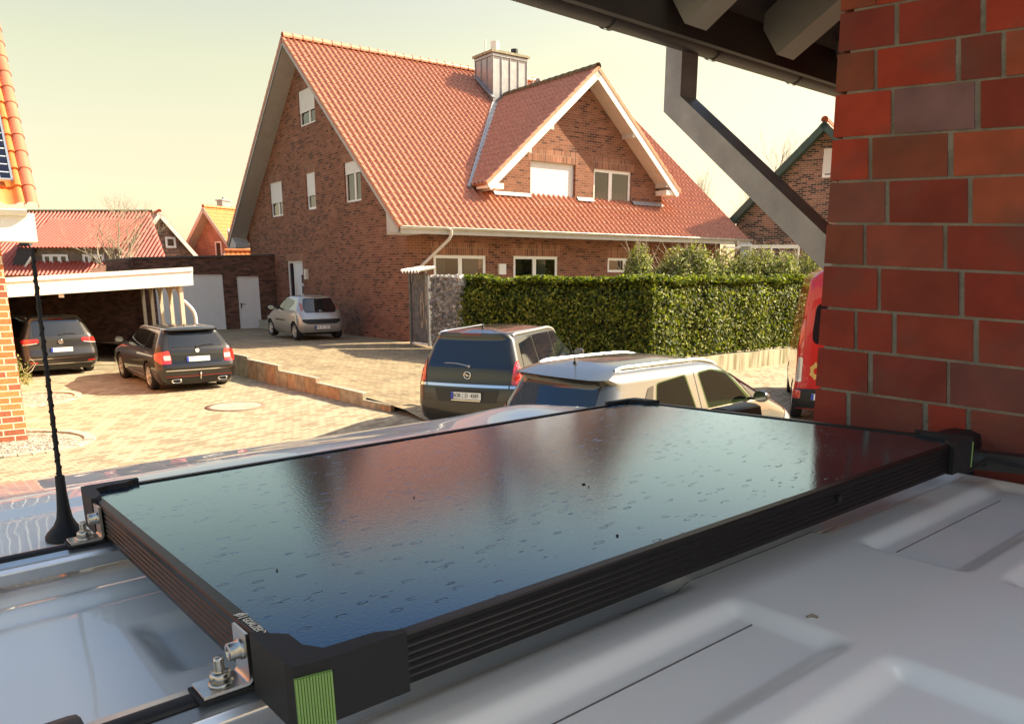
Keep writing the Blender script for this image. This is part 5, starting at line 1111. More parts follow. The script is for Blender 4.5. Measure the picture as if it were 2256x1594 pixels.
# rubber corner guards
def guard(cs, ct, sa, sb, green):
    o = pp_(cs, ct); A_ = sa; B_ = sb; e = .0055
    def G(x, y, z): return o+A_*x+B_*y+p_n*z
    ch_ = .026
    outer = [(.085, -e), (.023, -e), (-.003, -.001), (-e, .008), (-e, .072)]; inner = [(.004, .072), (.004, .066), (.017, .052), (.017, .028), (.026, .012), (.066, .010), (.080, .002), (.085, .002)]
    poly = outer+inner
    mb = MB(); mb.prism([G(x, y, -TH_-.003) for x, y in poly], p_n*(TH_+.008)); 
    # thicker skirts on both flanks
    g_ = mb.build('corner_guard', M['rubber'], panel, fixn=True, bevel=.003)
    if not green: return
    ri = MB(); n = 13; a = V(.023, -e, 0); b_ = V(-.003, -.001, 0); on = V(-.007, -.026, 0).normalized()
    for k in range(n):
        t0, t1 = (k+.08)/n, (k+.80)/n; q0 = a+(b_-a)*t0+on*.0005; q1 = a+(b_-a)*t1+on*.0005
        ri.prism([G(q0.x, q0.y, -TH_-.004), G(q1.x, q1.y, -TH_-.004), G(q1.x, q1.y, -.004), G(q0.x, q0.y, -.004)], (A_*on.x+B_*on.y)*.003)
    ri.prism([G(a.x, a.y, -TH_-.0035), G(b_.x, b_.y, -TH_-.0035), G(b_.x, b_.y, -.004), G(a.x, a.y, -.004)], (A_*on.x+B_*on.y)*.0015)
    ri.build('ribbed_insert', M['green'], g_, fixn=True)
M['green'] = pmat('lime_green_rubber', (.20, .34, .085), .5, var=.05)
guard(0, 0, p_a, p_b, 1); guard(PL, 0, p_b, -p_a, 1); guard(0, PW, -p_b, p_a, 0); guard(PL, PW, -p_a, -p_b, 1)
# bolt dot on the long flank
bo = MB(); bo.box(pp_(.72, -.001, -.018), p_a*.004, p_b*.002, p_n*.004); bo.build('rivet', M['ink'], panel)
def text(body, size, loc_, xa, ya, mat, parent, name='lettering', ext=.0006, align='CENTER', bold=0, sx=1):
    cu = bpy.data.curves.new(name, 'FONT'); cu.body = body; cu.size = size; cu.align_x = align; cu.align_y = 'CENTER'; cu.extrude = ext; cu.offset = bold; cu.resolution_u = 3
    t = bpy.data.objects.new(name, cu); C.objects.link(t); xa = xa.normalized(); ya = (ya-xa*ya.dot(xa)).normalized(); za = xa.cross(ya)
    dg = bpy.context.evaluated_depsgraph_get(); me = bpy.data.meshes.new_from_object(t.evaluated_get(dg)); bpy.data.objects.remove(t)
    m4 = Matrix(((xa.x*sx, ya.x, za.x, loc_.x), (xa.y*sx, ya.y, za.y, loc_.y), (xa.z*sx, ya.z, za.z, loc_.z), (0, 0, 0, 1))); me.transform(m4); me.materials.clear(); me.materials.append(mat)
    o = bpy.data.objects.new(name, me); C.objects.link(o)
    if parent: o.parent = parent; o.matrix_parent_inverse = parent_inv(parent)
    return o
M['print'] = pmat('pale_print', (.70, .66, .55), .6, var=0)
lz = pp_(.0078, .166, .0008)
text('GOALZERO', .0092, pp_(.0064, .0945, .0006), -p_b, p_a, M['print'], panel, 'maker_lettering', .0002, bold=.0, sx=.76)
lg = MB(); 
c_ = pp_(.0062, .1235, .0006)
for k in range(20):
    a0, a1 = 2*math.pi*k/20, 2*math.pi*(k+1)/20
    q = [c_+(-p_b*math.cos(a)*r_+p_a*math.sin(a)*r_) for a, r_ in ((a0, .0024), (a1, .0024), (a1, .0034), (a0, .0034))]; lg.prism(q, p_n*.0003)
for d0 in (.0, .0016): lg.prism([c_+p_b*.003+p_a*(-.0045+d0)+p_b*0, c_+p_b*.0022+p_a*(-.0045+d0), c_-p_b*.003+p_a*(.0040+d0), c_-p_b*.0022+p_a*(.0040+d0)], p_n*.0004)
lg.box(c_-p_b*.0062, p_b*.0003, p_a*.004, p_n*.0003)
lg.build('maker_emblem', M['print'], panel, fixn=True)
# specks of dirt
for u, v, r_ in ((1286, 1066, .0028), (1297, 1071, .001), (1360, 1179, .0018), (912, 1095, .0014), (610, 1255, .0012)):
    dk = MB(); p = onp(u, v, pp_(0, 0, -.0015), p_n); dk.lathe([(r_*.3, .0015), (r_*.8, .0008), (r_, 0)], p, p_n, 7); dk.build('dirt_speck', M['ink'], panel)
# ---- crossbars
def xbar(tc, label, s0=-.235, s1=1.36):
    zt = (pp_(0, tc, -TH_)).z-.006
    c0 = vp_(s0, tc, zt); e_ = empty('roof_bar', vp_(s0, tc, zt-.03), label, 'roof bar', 'roof bars under the solar panel')
    dz_ = .010
    def Q(s, dt, dz): return vp_(s, tc+dt, zt+dz+s*.012)
    prf = [(.030, -.010), (.026, -.003), (.010, 0), (.010, -.003), (-.010, -.003), (-.010, 0), (-.026, -.003), (-.030, -.010), (-.024, -.026), (.024, -.026)]
    mb = MB(); rows = [[Q(s, a, b_) for a, b_ in prf] for s in (s0+.10, s1)]; mb.grid(rows, closed=True, smooth=False); mb.face(rows[0]); mb.face(rows[1][::-1]); mb.build('bar_profile', M['alu'], e_, fixn=True, bevel=.002)
    mb = MB(); rows = [[Q(s, a, b_) for a, b_ in ((.0095, -.002), (.0095, .0015), (.004, .003), (-.004, .003), (-.0095, .0015), (-.0095, -.002))] for s in (s0+.10, s1-.02)]; mb.grid(rows, closed=True); mb.build('rubber_strip', M['rubber'], e_, fixn=True)
    mb = MB(); pf = [(.037, -.016), (.032, .004), (.014, .010), (-.014, .010), (-.032, .004), (-.037, -.016), (-.030, -.034), (.030, -.034)]
    rows = [[Q(s, a*k, b_*k) for a, b_ in pf] for s, k in ((s0-.05, .8), (s0-.035, 1), (s0+.115, 1), (s0+.12, .96))]; mb.grid(rows, closed=True); mb.face(rows[0]); mb.face(rows[-1][::-1])
    mb.box(Q(s0-.0, 0, -.075), Va*.05, Vbd*.03, Z*.045); mb.build('bar_foot', M['black_plastic'], e_, fixn=True)
    mb = MB(); rows = [[Q(s, a*k, b_*k) for a, b_ in pf] for s, k in ((s1-.02, 1), (s1+.10, 1), (s1+.11, .8))]; mb.grid(rows, closed=True); mb.face(rows[0]); mb.face(rows[-1][::-1]); mb.box(Q(s1+.05, 0, -.06), Va*.04, Vbd*.03, Z*.03); mb.build('bar_foot', M['black_plastic'], e_, fixn=True)
    return zt
def invt(u, v, z):    # pixel -> van (s,t) at height z
    p = atz(u, v, z)-VO; return V(p.dot(Va), p.dot(Vbd), 0)
zb1 = 2.324; ia = invt(150, 1236, zb1-.006); ib = invt(450, 1560, zb1)
T1 = .603; T2 = .099
print('bars', T1, T2, ia, ib, 'panel z', pp_(0, T1, -TH_), pp_(0, T2, -TH_))
z1_ = xbar(T1, 'silver roof bar at the antenna end, nearer the windscreen, under the solar panel')
z2_ = xbar(T2, 'silver roof bar in the bottom left corner under the green guarded panel corner')
# ---- L brackets
def bracket(tc, zt, label, zoff=0):
    e_ = empty('steel_bracket', vp_(-.03, tc, zt), label, 'bracket', 'steel angle brackets on the panel frame')
    fx = p_a; w_ = .0145; st_ = .003
    base = pp_(-.001, 0, 0)
    def Q(s, dt, z):  # s measured outward from the frame face, z from the bar top
        return P0+p_a*(-s)+p_b*(tb+dt)+V(0, 0, 0)+p_n*(z)
    tb = (vp_(0, tc, 0)-V(P0.x, P0.y, 0)).dot(p_b)
    lo = -TH_-.0015; hi = -.004
    r_ = .006; path = [(.0015, hi+.004), (.0015, lo+r_)]+[(.0015+r_-r_*math.cos(a), lo+r_-r_*math.sin(a)) for a in (R(30), R(60), R(90))]+[(.040, lo)]
    mb = MB(); outer = path; inner = [(s_+st_*(1 if i < 2 else .7 if i < 4 else 0), z_+st_*(0 if i < 2 else .7 if i < 4 else 1)) for i, (s_, z_) in enumerate(path)]
    rowsA = [[Q(s_, d_, z_) for s_, z_ in outer+inner[::-1]] for d_ in (-w_, w_)]; mb.grid(rowsA, closed=True, smooth=False); mb.face(rowsA[0]); mb.face(rowsA[1][::-1]); mb.build('angle_plate', M['steel'], e_, fixn=True, bevel=.0008)
    mb = MB(); mb.lathe([(.0005, .008), (.003, .008), (.003, .0105), (.0065, .0105), (.0070, .010), (.0070, .002), (.0085, .002), (.0085, 0)], Q(.0045, -.001, (lo+hi)/2+.007), -p_a, 20); 
    mb.build('socket_screw', M['steel'], e_)
    mb = MB(); c0 = Q(.022, 0, lo+st_)
    mb.lathe([(.0095, 0), (.0095, .0018), (.006, .0018)], c0, p_n, 24); mb.lathe([(.0075, .0018), (.0085, .0025), (.0085, .0085), (.0070, .0098), (.004, .0098)], c0, p_n, 6)
    mb.build('hex_nut', M['steel'], e_)
    mb = MB(); prof_ = [(.0042, .0098)]
    for k in range(8): z_ = .010+k*.00135; prof_ += [(.0042, z_), (.0036, z_+.0007)]
    prof_ += [(.0034, .0215), (.0005, .0215)]; mb.lathe(prof_, c0, p_n, 16); mb.build('threaded_bolt', M['steel'], e_)
    mb = MB(); mb.box(Q(.022, 0, lo-.0015), p_a*.021, p_b*(w_+.001), p_n*.0015); mb.build('rubber_pad', M['rubber'], e_)
bracket(T1, z1_, 'steel angle bracket with upright bolt beside the roof antenna'); bracket(T2, z2_, 'steel angle bracket with upright bolt beside the green panel corner')
# ---- roof antenna
zb_ = RZ0+.012; ab = atz(147, 1178, roof_z(0, .75)+.005); at_ = onv(70, 545, ab, 0)
an = empty('roof_antenna', ab, 'black twisted rod antenna on a flared rubber foot on the van roof', 'antenna')
ad = (at_-ab); mb = MB(); L0 = ad.length; dn_ = ad.normalized()
mb.lathe([(.027, -.004), (.027, .001), (.024, .006), (.015, .016), (.0105, .026), (.0085, .04), (.0068, .062), (.0062, .085), (.0060, .088), (.003, .089)], ab, dn_, 28); mb.build('antenna_foot', M['rubber'], an)
mb = MB(); pts = [ab+dn_*(.085+(L0-.085)*k/60) for k in range(61)]; mb.tube(pts, [.0034-.0010*k/60+.0003*math.sin(k*1.3) for k in range(61)], 8)
side = dn_.cross(V(0, 1, 0)).normalized(); s2 = dn_.cross(side); hel = []
for k in range(241): f_ = k/240; hel.append(ab+dn_*(.09+(L0-.10)*f_)+(side*math.cos(f_*2*math.pi*17)+s2*math.sin(f_*2*math.pi*17))*(.0033-.0010*f_))
mb.tube(hel, .0012, 5); mb.build('antenna_rod', M['rubber'], an)
# ---- black rail box and cable at the right
rb = MB(); r0_ = onv(2120, 992, pp_(PL+.03, .02), VYAW+92); q0 = atz(2140, 1010, 2.335); q1 = atz(2330, 1030, 2.33); dq = (q1-q0).normalized(); uq = V(-dq.y, dq.x, 0)
rb.tube([q0, q1+dq*.5], .021, 4, square=True); rb.lathe([(.004, -.012), (.016, -.010), (.018, 0), (.018, .02), (.012, .024)], q0-dq*.0, dq, 14)
tag(rb.build('black_rail', M['black_plastic']), 'short black rail behind the right corner of the solar panel against the brick wall', 'rail')
cb_ = MB(); cpts = [atz(2096, 1022, 2.335), atz(2112, 1037, 2.335), atz(2134, 1036, 2.335), atz(2156, 1024, 2.34), atz(2172, 1012, 2.345), atz(2200, 1016, 2.34), atz(2260, 1030, 2.335)]
def smooth(pts, n=6):
    out = []
    for i in range(len(pts)-1):
        p0 = pts[max(i-1, 0)]; p1 = pts[i]; p2 = pts[i+1]; p3 = pts[min(i+2, len(pts)-1)]
        for k in range(n):
            t = k/n; out.append(.5*((2*p1)+(p2-p0)*t+(2*p0-5*p1+4*p2-p3)*t*t+(-p0+3*p1-3*p2+p3)*t**3))
    return out+[pts[-1]]
cb_.tube(smooth(cpts), .0028, 8); tag(cb_.build('cable', M['rubber']), 'thin black cable looping from the panel corner to the rail', 'cable')

# ================================================================ CARS
def interp(tab, x):
    if x <= tab[0][0]: return tab[0][1]
    for (a, fa), (b_, fb_) in zip(tab, tab[1:]):
        if x <= b_: return fa+(fb_-fa)*(x-a)/(b_-a)
    return tab[-1][1]
def car_body(sp):
    """closed shell: rings at rising heights; each ring is a rounded plan outline"""
    zs = sp['zs']; rows = []
    for z in zs:
        xr, xf, w = interp(sp['xr'], z), interp(sp['xf'], z), interp(sp['w'], z); rr = min(interp(sp['rr'], z), w*.9); rf = min(interp(sp['rf'], z), w*.9); bu = interp(sp['bulge'], z)
        half = []
        for k in range(6): y = (w-rr)*k/6; half.append((xr+bu*(y/w)**2*.5, y))
        bx = xr+bu*((w-rr)/w)**2*.5
        for k in range(7): a = math.pi/2*k/6; half.append((bx+rr*(1-math.cos(a))*1.0, w-rr+rr*math.sin(a)))
        x0 = bx+rr; x1 = xf-rf; 
        for k in range(1, 22): t = k/22; half.append((x0+(x1-x0)*t, w+sp.get('barrel', .02)*math.sin(math.pi*t)))
        for k in range(7): a = math.pi/2*k/6; half.append((x1+rf*math.sin(a), w-rf+rf*math.cos(a)))
        for k in range(1, 6): half.append((xf+sp.get('nose', .04)*math.sin(k/6*math.pi/2), (w-rf)*(1-k/6)))
        half.append((xf+sp.get('nose', .04), 0))
        full = [V(x, y, z) for x, y in half]+[V(x, -y, z) for x, y in half[-2:0:-1]]
        rows.append(full)
    mb = MB(); mb.grid(rows, closed=True); mb.face(rows[0][::-1])
    top = rows[-1]; c = V(sum(p.x for p in top)/len(top), 0, zs[-1]+.004)
    for i in range(len(top)): mb.face([top[i], top[(i+1) % len(top)], c], 0, smooth=True)
    me = mb.mesh('body'); bm = bmesh.new(); bm.from_mesh(me); bmesh.ops.remove_doubles(bm, verts=bm.verts, dist=.0005); bmesh.ops.recalc_face_normals(bm, faces=bm.faces); bm.to_mesh(me); bm.free()
    return me
def densify(poly, step=.04):
    bm = bmesh.new(); vs = [bm.verts.new((x, y, 0)) for x, y in poly]; bm.faces.new(vs)
    for ax in (0, 1):
        lo = min(p[ax] for p in poly); hi = max(p[ax] for p in poly); x = lo+step
        while x < hi-.001:
            co = V(0, 0, 0); co[ax] = x; no = V(0, 0, 0); no[ax] = 1
            bmesh.ops.bisect_plane(bm, geom=bm.verts[:]+bm.edges[:]+bm.faces[:], plane_co=co, plane_no=no); x += step
    v = [(a.co.x, a.co.y) for a in bm.verts]; bm.verts.index_update(); f = [[q.index for q in a.verts] for a in bm.faces]; bm.free(); return v, f
def rounded(poly, r=.03, n=3):
    out = []; m = len(poly)
    for i in range(m):
        p = V(*poly[i], 0); a = V(*poly[i-1], 0); b_ = V(*poly[(i+1) % m], 0); da = (a-p); db = (b_-p); ra = min(r, da.length*.45); rb_ = min(r, db.length*.45); s_ = p+da.normalized()*ra; e_ = p+db.normalized()*rb_
        for k in range(n+1): t = k/n; q = s_*(1-t)**2+p*2*t*(1-t)+e_*t*t; out.append((q.x, q.y))
    return out
def patch(bvh, poly, side, off=.004, step=.05, r=.03):
    """lay a polygon on the body. side: 'r','l' (x,z from the side), 'b' (y,z from behind), 't' (x,y from above), 'f' front"""
    v, f = densify(rounded(poly, r) if r else poly, step); mb = MB(); P = []
    for a, b_ in v:
        o, d = {'r': (V(a, -3, b_), V(0, 1, 0)), 'l': (V(a, 3, b_), V(0, -1, 0)), 'b': (V(-3, a, b_), V(1, 0, 0)), 't': (V(a, b_, 4), V(0, 0, -1)), 'f': (V(9, a, b_), V(-1, 0, 0))}[side]
        h = bvh.ray_cast(o, d)
        if side == 'b' and (h[0] is None or h[0].x > .62): h = bvh.find_nearest(V(.16, a, b_))
        if side in 'rl' and (h[0] is None or abs(h[0].y) < .5): h = bvh.find_nearest(V(a, -.9 if side == 'r' else .9, b_))
        P.append((h[0] if h[0] is not None else o+d*3)+(-d*off*.3)+(h[1]*off*.8 if h[1] is not None else V(0, 0, 0)))
    ao = {'r': V(0, -1, 0), 'l': V(0, 1, 0), 'b': V(-1, 0, 0), 't': V(0, 0, 1), 'f': V(1, 0, 0)}[side]; q0 = f[0]; n0 = (P[q0[1]]-P[q0[0]]).cross(P[q0[2]]-P[q0[1]])
    if n0.dot(ao) < 0: f = [q[::-1] for q in f]
    mb.v = [tuple(p) for p in P]; mb.f = [tuple(q) for q in f]; mb.m = [0]*len(f); mb.uv = [None]*len(f); mb.col = [None]*len(f); mb.sm = [True]*len(f)
    return mb
def wheel(car, x, y, rad, sg, spokes=5, w=.2, rimmat='rim'):
    c = V(x, y, rad); ax = V(0, sg, 0); t = MB(); t.lathe([(rad*.66, -w/2+.01), (rad*.94, -w/2), (rad, -w/2+.03), (rad, w/2-.03), (rad*.94, w/2), (rad*.68, w/2-.012), (rad*.66, w/2-.03)], c, ax, 40)
    wo = t.build('wheel', M['tyre'], car); r_ = MB(); r_.lathe([(rad*.67, w/2-.008), (rad*.62, w/2-.012), (rad*.60, w/2-.05)], c, ax, 40); n = 2*spokes if spokes > 5 else spokes
    for k in range(spokes):
        a = 2*math.pi*k/spokes+.3; d = V(math.cos(a), 0, math.sin(a)); s_ = V(-math.sin(a), 0, math.cos(a)); p0 = c+ax*(w/2-.03); wd = .26/spokes*rad/.3
        r_.prism([p0+d*.05-s_*wd*.9, p0+d*rad*.64-s_*wd*1.25, p0+d*rad*.64+s_*wd*1.25, p0+d*.05+s_*wd*.9], ax*.018)
    r_.lathe([(.001, w/2-.008), (.06, w/2-.012), (.065, w/2-.03)], c, ax, 20); r_.build('rim', M[rimmat], wo, fixn=True)
    b_ = MB(); b_.lathe([(.001, w/2-.06), (rad*.62, w/2-.06)], c, ax, 30); b_.build('brake_disc', M['dark'], wo)
def car(name, label, pos, yaw, z, sp, cat='car'):
    global LOCAL
    LOCAL = False; e = empty(name, V(pos[0], pos[1], z), label, cat, None, R(yaw)); LOCAL = True
    me = car_body(sp); ob = bpy.data.objects.new('body', me); C.objects.link(ob); me.materials.append(sp['paint']); me.materials.append(M['dark'])
    if sp.get('lower'): me.materials.append(M['black_plastic'])
    cut = MB()
    for (x, _) in sp['axles']:
        for sg in (1, -1): cut.tube([V(x, sg*(sp['W']-.32), sp['rad']+.0), V(x, sg*(sp['W']+.3), sp['rad']+.0)], sp['rad']+.055, 32, 1)
    for poly in sp.get('thru', ()):
        cut.prism([V(a, -1.2, b_) for a, b_ in rounded(poly, .04)], V(0, 2.4, 0), 1)
    co = cut.build('cutter', [M['dark'], M['dark']], fixn=True, merge=.0001)
    bo = ob.modifiers.new('b', 'BOOLEAN'); bo.object = co; bo.operation = 'DIFFERENCE'; bo.solver = 'EXACT'
    dg = bpy.context.evaluated_depsgraph_get(); m2 = bpy.data.meshes.new_from_object(ob.evaluated_get(dg)); ob.modifiers.clear(); bvh0 = BVHTree.FromPolygons([v.co for v in me.vertices], [p.vertices for p in me.polygons])
    ob.data = m2; m2.name = 'body'; bpy.data.objects.remove(co)
    if sp.get('lower'):
        for p in m2.polygons:
            if p.center.z < sp['lower'] and p.material_index == 0: p.material_index = 2
    m2.set_sharp_from_angle(angle=R(32)) if sp.get('sharp') else m2.set_sharp_from_angle(angle=R(48))
    ob.parent = e
    for nm, side, poly, mat, kw in sp['patches']:
        par = e
        o = patch(bvh0, poly, side, kw.get('off', .005), kw.get('step', .05), kw.get('r', .03)).build(nm, M[mat] if isinstance(mat, str) else mat, e)
        if kw.get('label'): o['label'] = kw['label']
    for (x, y) in sp['axles']:
        for sg in (1, -1): wheel(e, x, sg*(sp['W']-.115), sp['rad'], sg, sp.get('spokes', 5), rimmat=sp.get('rimmat', 'rim'))
    def at_back(y, zz, off=.0): h = bvh0.ray_cast(V(-3, y, zz), V(1, 0, 0)); return (h[0] if h[0] is not None else V(0, y, zz))+V(-off, 0, 0)
    def at_side(x, zz, sg, off=0): h = bvh0.ray_cast(V(x, 3*sg, zz), V(0, -sg, 0)); return (h[0] if h[0] is not None else V(x, .8*sg, zz))+V(0, off*sg, 0)
    def at_top(x, y): h = bvh0.ray_cast(V(x, y, 4), V(0, 0, -1)); return h[0] if h[0] is not None else V(x, y, 1.4)
    # number plate
    if sp.get('plate'):
        py, pz, txt = sp['plate']; p = at_back(py, pz, .018); pl = MB(); pl.box(p, V(.006, 0, 0), V(0, .26, 0), V(0, 0, .056)); po = pl.build('number_plate', M['plate'], e)
        pl = MB(); pl.box(p+V(-.008, 0, 0)+V(0, .238, 0), V(.002, 0, 0), V(0, .022, 0), V(0, 0, .054)); pl.build('euro_band', M['plate_blue'], po)
        pl = MB(); pl.box(p+V(.004, 0, 0), V(.005, 0, 0), V(0, .27, 0), V(0, 0, .066)); pl.build('plate_holder', M['black_plastic'], po)
        if txt:
            parts = txt; 
            for tx, yy, szz in parts: text(tx, szz, p+V(-.0085, yy, 0), V(0, -1, 0), V(0, 0, 1), M['ink'], po, 'plate_lettering', .0008, bold=.0004, sx=.8)
            pl = MB(); pl.lathe([(.001, 0), (.011, .0)], p+V(-.009, .052, .022), V(-1, 0, 0), 12); pl.lathe([(.001, 0), (.011, .0)], p+V(-.009, .052, -.022), V(-1, 0, 0), 12); pl.build('plate_seal', M['lead'], po)
    if sp.get('rails'):
        x0, x1, yy, col, thick = sp['rails']
        for sg in (1, -1):
            rl_ = MB(); pts = [at_top(x0, sg*yy)+V(0, 0, .0)]+[at_top(x0+(x1-x0)*t, sg*yy)+V(0, 0, .022) for t in (.06, .2, .35, .5, .65, .8, .94)]+[at_top(x1, sg*yy)]
            rl_.tube(smooth(pts, 3), thick, 8); rl_.build('roof_rail', M[col], e)
    for sg in ((1, -1) if sp['mirror'] else ()):
        mx, mz = sp['mirror']; p = at_side(mx, mz, sg, .0); mm_ = MB()
        mm_.box(p+V(0, sg*.05, 0), V(.03, 0, 0), V(0, .06, 0), V(0, 0, .015)); mr_ = [V(p.x+dx, p.y+sg*(.17+dy), p.z+.03+dz) for dx, dy, dz in ((0, 0, 0),)]
        c = V(p.x+.02, p.y+sg*.17, p.z+.04); rows = []
        for xx, k in ((-.07, .92), (-.03, 1.), (.03, .88), (.07, .45)): rows.append([c+V(xx, .105*k*math.cos(a)*(1 if abs(math.cos(a)) < .8 else .96), .075*k*math.sin(a)) for a in [2*math.pi*q/16 for q in range(16)]])
        mm_.grid(rows, closed=True); mm_.face(rows[0]); mm_.face(rows[-1][::-1]); mo_ = mm_.build('door_mirror', sp.get('mirmat', sp['paint']), e)
        g_ = MB(); g_.face([c+V(-.071, .09*math.cos(a), .062*math.sin(a)) for a in [2*math.pi*q/16 for q in range(16)]]); g_.build('mirror_glass', M['chrome'], mo_)
    if sp.get('aerial'):
        x, L_, ln = sp['aerial']; p = at_top(x, 0); a_ = MB(); a_.lathe([(.03, -.01), (.022, .012), (.010, .03), (.004, .035)], p, V(-.25, 0, 1), 12); d = V(-ln, 0, 1).normalized(); a_.tube([p+V(0, 0, .02), p+d*L_], [.006, .003], 6); a_.build('aerial', M['rubber'], e)
    if sp.get('wiper'):
        (y0, z0), (y1, z1), mt = sp['wiper']; a_ = MB(); n = 8; pts = [at_back(y0+(y1-y0)*k/n, z0+(z1-z0)*k/n+.02*math.sin(math.pi*k/n), .022) for k in range(n+1)]; a_.tube(pts, [.014]+[.009]*7+[.005], 6); a_.tube([at_back(y0, z0, .0), at_back(y0, z0, .03)], .022, 10); a_.build('wiper', M[mt], e)
    sp['extra'](e, at_back, at_side, at_top, bvh0) if sp.get('extra') else None
    LOCAL = False
    return e
def paint(name, col, metal=.5, rough=.3): return pmat(name, col, rough, metal, .4, coat=.8, coat_rough=.02, var=0)
ZS = lambda top: [.17, .20, .28, .38, .50, .60, .68, .76, .84, .90, .95, 1.0]+[1.0+(top-.06-1.0)*k/8 for k in range(1, 9)]+[top-.045, top-.03, top-.018, top-.009, top-.003, top]
def roofpatches(): pass
BL = 'black_plastic'
def mirrorpoly(p): return [(-y, z) for y, z in p][::-1]
def both(nm, poly, mat, kw={}): return [(nm, 'b', poly, mat, kw), (nm, 'b', mirrorpoly(poly), mat, kw)]
def sides(nm, poly, mat, kw={}): return [(nm, 'r', poly, mat, kw), (nm, 'l', poly, mat, kw)]
def ringbadge(e, at_back, y, z, r, kind, mat='chrome'):
    p = at_back(y, z, .01); b_ = MB(); b_.lathe([(r*.78, .0), (r*.80, .008), (r*.9, .011), (r, .008), (r*1.02, 0)], p, V(-1, 0, 0), 28)
    if kind == 'bolt': b_.prism([p+V(-.006, r*1.25, .12*r), p+V(-.006, -.25*r, .16*r), p+V(-.006, -.15*r, .0), p+V(-.006, -1.25*r, -.12*r), p+V(-.006, .25*r, -.16*r), p+V(-.006, .15*r, .02)], V(-.008, 0, 0))
    if kind == 'vw':
        for q in ([(-.62, .55), (-.28, -.05), (-.06, .3)], [(.62, .55), (.28, -.05), (.06, .3)], [(-.75, .05), (-.35, -.7), (0, -.05)], [(.75, .05), (.35, -.7), (0, -.05)]):
            for a, c in zip(q, q[1:]): b_.tube([p+V(-.008, a[0]*r, a[1]*r), p+V(-.008, c[0]*r, c[1]*r)], r*.09, 5)
        b_.lathe([(.001, .002), (r*.8, .002)], p, V(-1, 0, 0), 24)
    if kind == 'disc': b_.lathe([(.001, .006), (r*.8, .004)], p, V(-1, 0, 0), 24); b_.tube([p+V(-.01, r*.45, -r*.3), p+V(-.012, -r*.1, r*.1), p+V(-.01, -r*.5, r*.35)], r*.12, 5)
    b_.build('maker_badge', M[mat], e)

# --- dark estate car in front of the carport
Wd = .905
est = dict(W=Wd, rad=.325, axles=[(1.0, 0), (3.68, 0)], paint=paint('dark_grey_metallic', (.020, .017, .015), .25, .3), zs=ZS(1.455), barrel=.0,
 xr=[(.17, .16), (.28, .06), (.45, .01), (.62, .0), (.66, .05), (.95, .10), (1.05, .16), (1.39, .44), (1.41, .30), (1.455, .62)],
 xf=[(.17, 4.5), (.5, 4.66), (.68, 4.6), (.76, 4.45), (.84, 4.1), (.90, 3.75), (.95, 3.55), (1.0, 3.45), (1.39, 2.55), (1.455, 2.0)],
 w=[(.17, .80), (.28, .86), (.5, .905), (.76, .90), (.9, .88), (.97, .86), (1.39, .62), (1.425, .54), (1.455, .30)],
 rr=[(.17, .2), (.9, .22), (1.0, .16), (1.455, .14)], rf=[(.17, .4), (.8, .45), (1.0, .3), (1.455, .3)], bulge=[(.17, .12), (1.455, .10)],
 patches=[('rear_window', 'b', [(-.60, 1.02), (.60, 1.02), (.52, 1.36), (-.52, 1.36)], 'carglass', {}),
  ('side_window', 'l', [(3.2, 1.01), (2.15, .985), (2.15, 1.36), (2.55, 1.35)], 'carglass', {}), ('side_window', 'l', [(2.10, .985), (1.25, .97), (1.25, 1.34), (2.10, 1.36)], 'carglass', {}), ('side_window', 'l', [(1.19, .97), (.62, .99), (.92, 1.31), (1.19, 1.33)], 'carglass', {}),
  ('side_window', 'r', [(3.2, 1.01), (2.15, .985), (2.15, 1.36), (2.55, 1.35)], 'carglass', {}), ('side_window', 'r', [(2.10, .985), (1.25, .97), (1.25, 1.34), (2.10, 1.36)], 'carglass', {}), ('side_window', 'r', [(1.19, .97), (.62, .99), (.92, 1.31), (1.19, 1.33)], 'carglass', {}),
  ('plate_recess', 'b', [(-.56, .66), (.56, .66), (.60, .85), (-.60, .85)], 'black_gloss', {'off': .004}),
  ('windscreen', 'f', [(-.62, 1.03), (.62, 1.03), (.5, 1.38), (-.5, 1.38)], 'carglass', {}),
  ('bumper_trim', 'b', [(-.72, .50), (.72, .50), (.74, .525), (-.74, .525)], 'chrome', {'off': .012, 'r': .005}),
  ('reflector_strip', 'b', [(-.74, .36), (.74, .36), (.74, .385), (-.74, .385)], 'red_dark', {'off': .010, 'r': .005}),
  ('rear_diffuser', 'b', [(-.70, .2), (.70, .2), (.74, .33), (-.74, .33)], BL, {'off': .008})]
 + both('tail_light', [(.60, .66), (.84, .66), (.86, .92), (.62, .96), (.585, .80)], 'red_lamp', {'off': .010}) + both('tail_light_lens', [(.60, .745), (.74, .745), (.745, .85), (.605, .85)], 'clear_lamp', {'off': .016, 'r': .01})
 + sides('tail_light_side', [(.12, .68), (.35, .80), (.30, .90), (.14, .93)], 'red_lamp', {'off': .006}) + sides('waist_trim', [(.62, .965), (3.3, .99), (3.3, 1.005), (.62, .98)], 'chrome', {'off': .008, 'r': 0}) + sides('sill_trim', [(1.45, .30), (3.25, .33), (3.25, .36), (1.45, .34)], 'chrome', {'off': .006, 'r': 0}),
 plate=(0, .755, None), rails=(.62, 2.5, .60, 'alu', .018), mirror=(3.05, 1.02), aerial=(.95, .10, .6), wiper=((0, 1.03), (-.42, 1.06), BL), spokes=7, rimmat='rim')
M['black_gloss'] = pmat('black_gloss', (.01, .01, .011), .15, 0, .6, var=0)
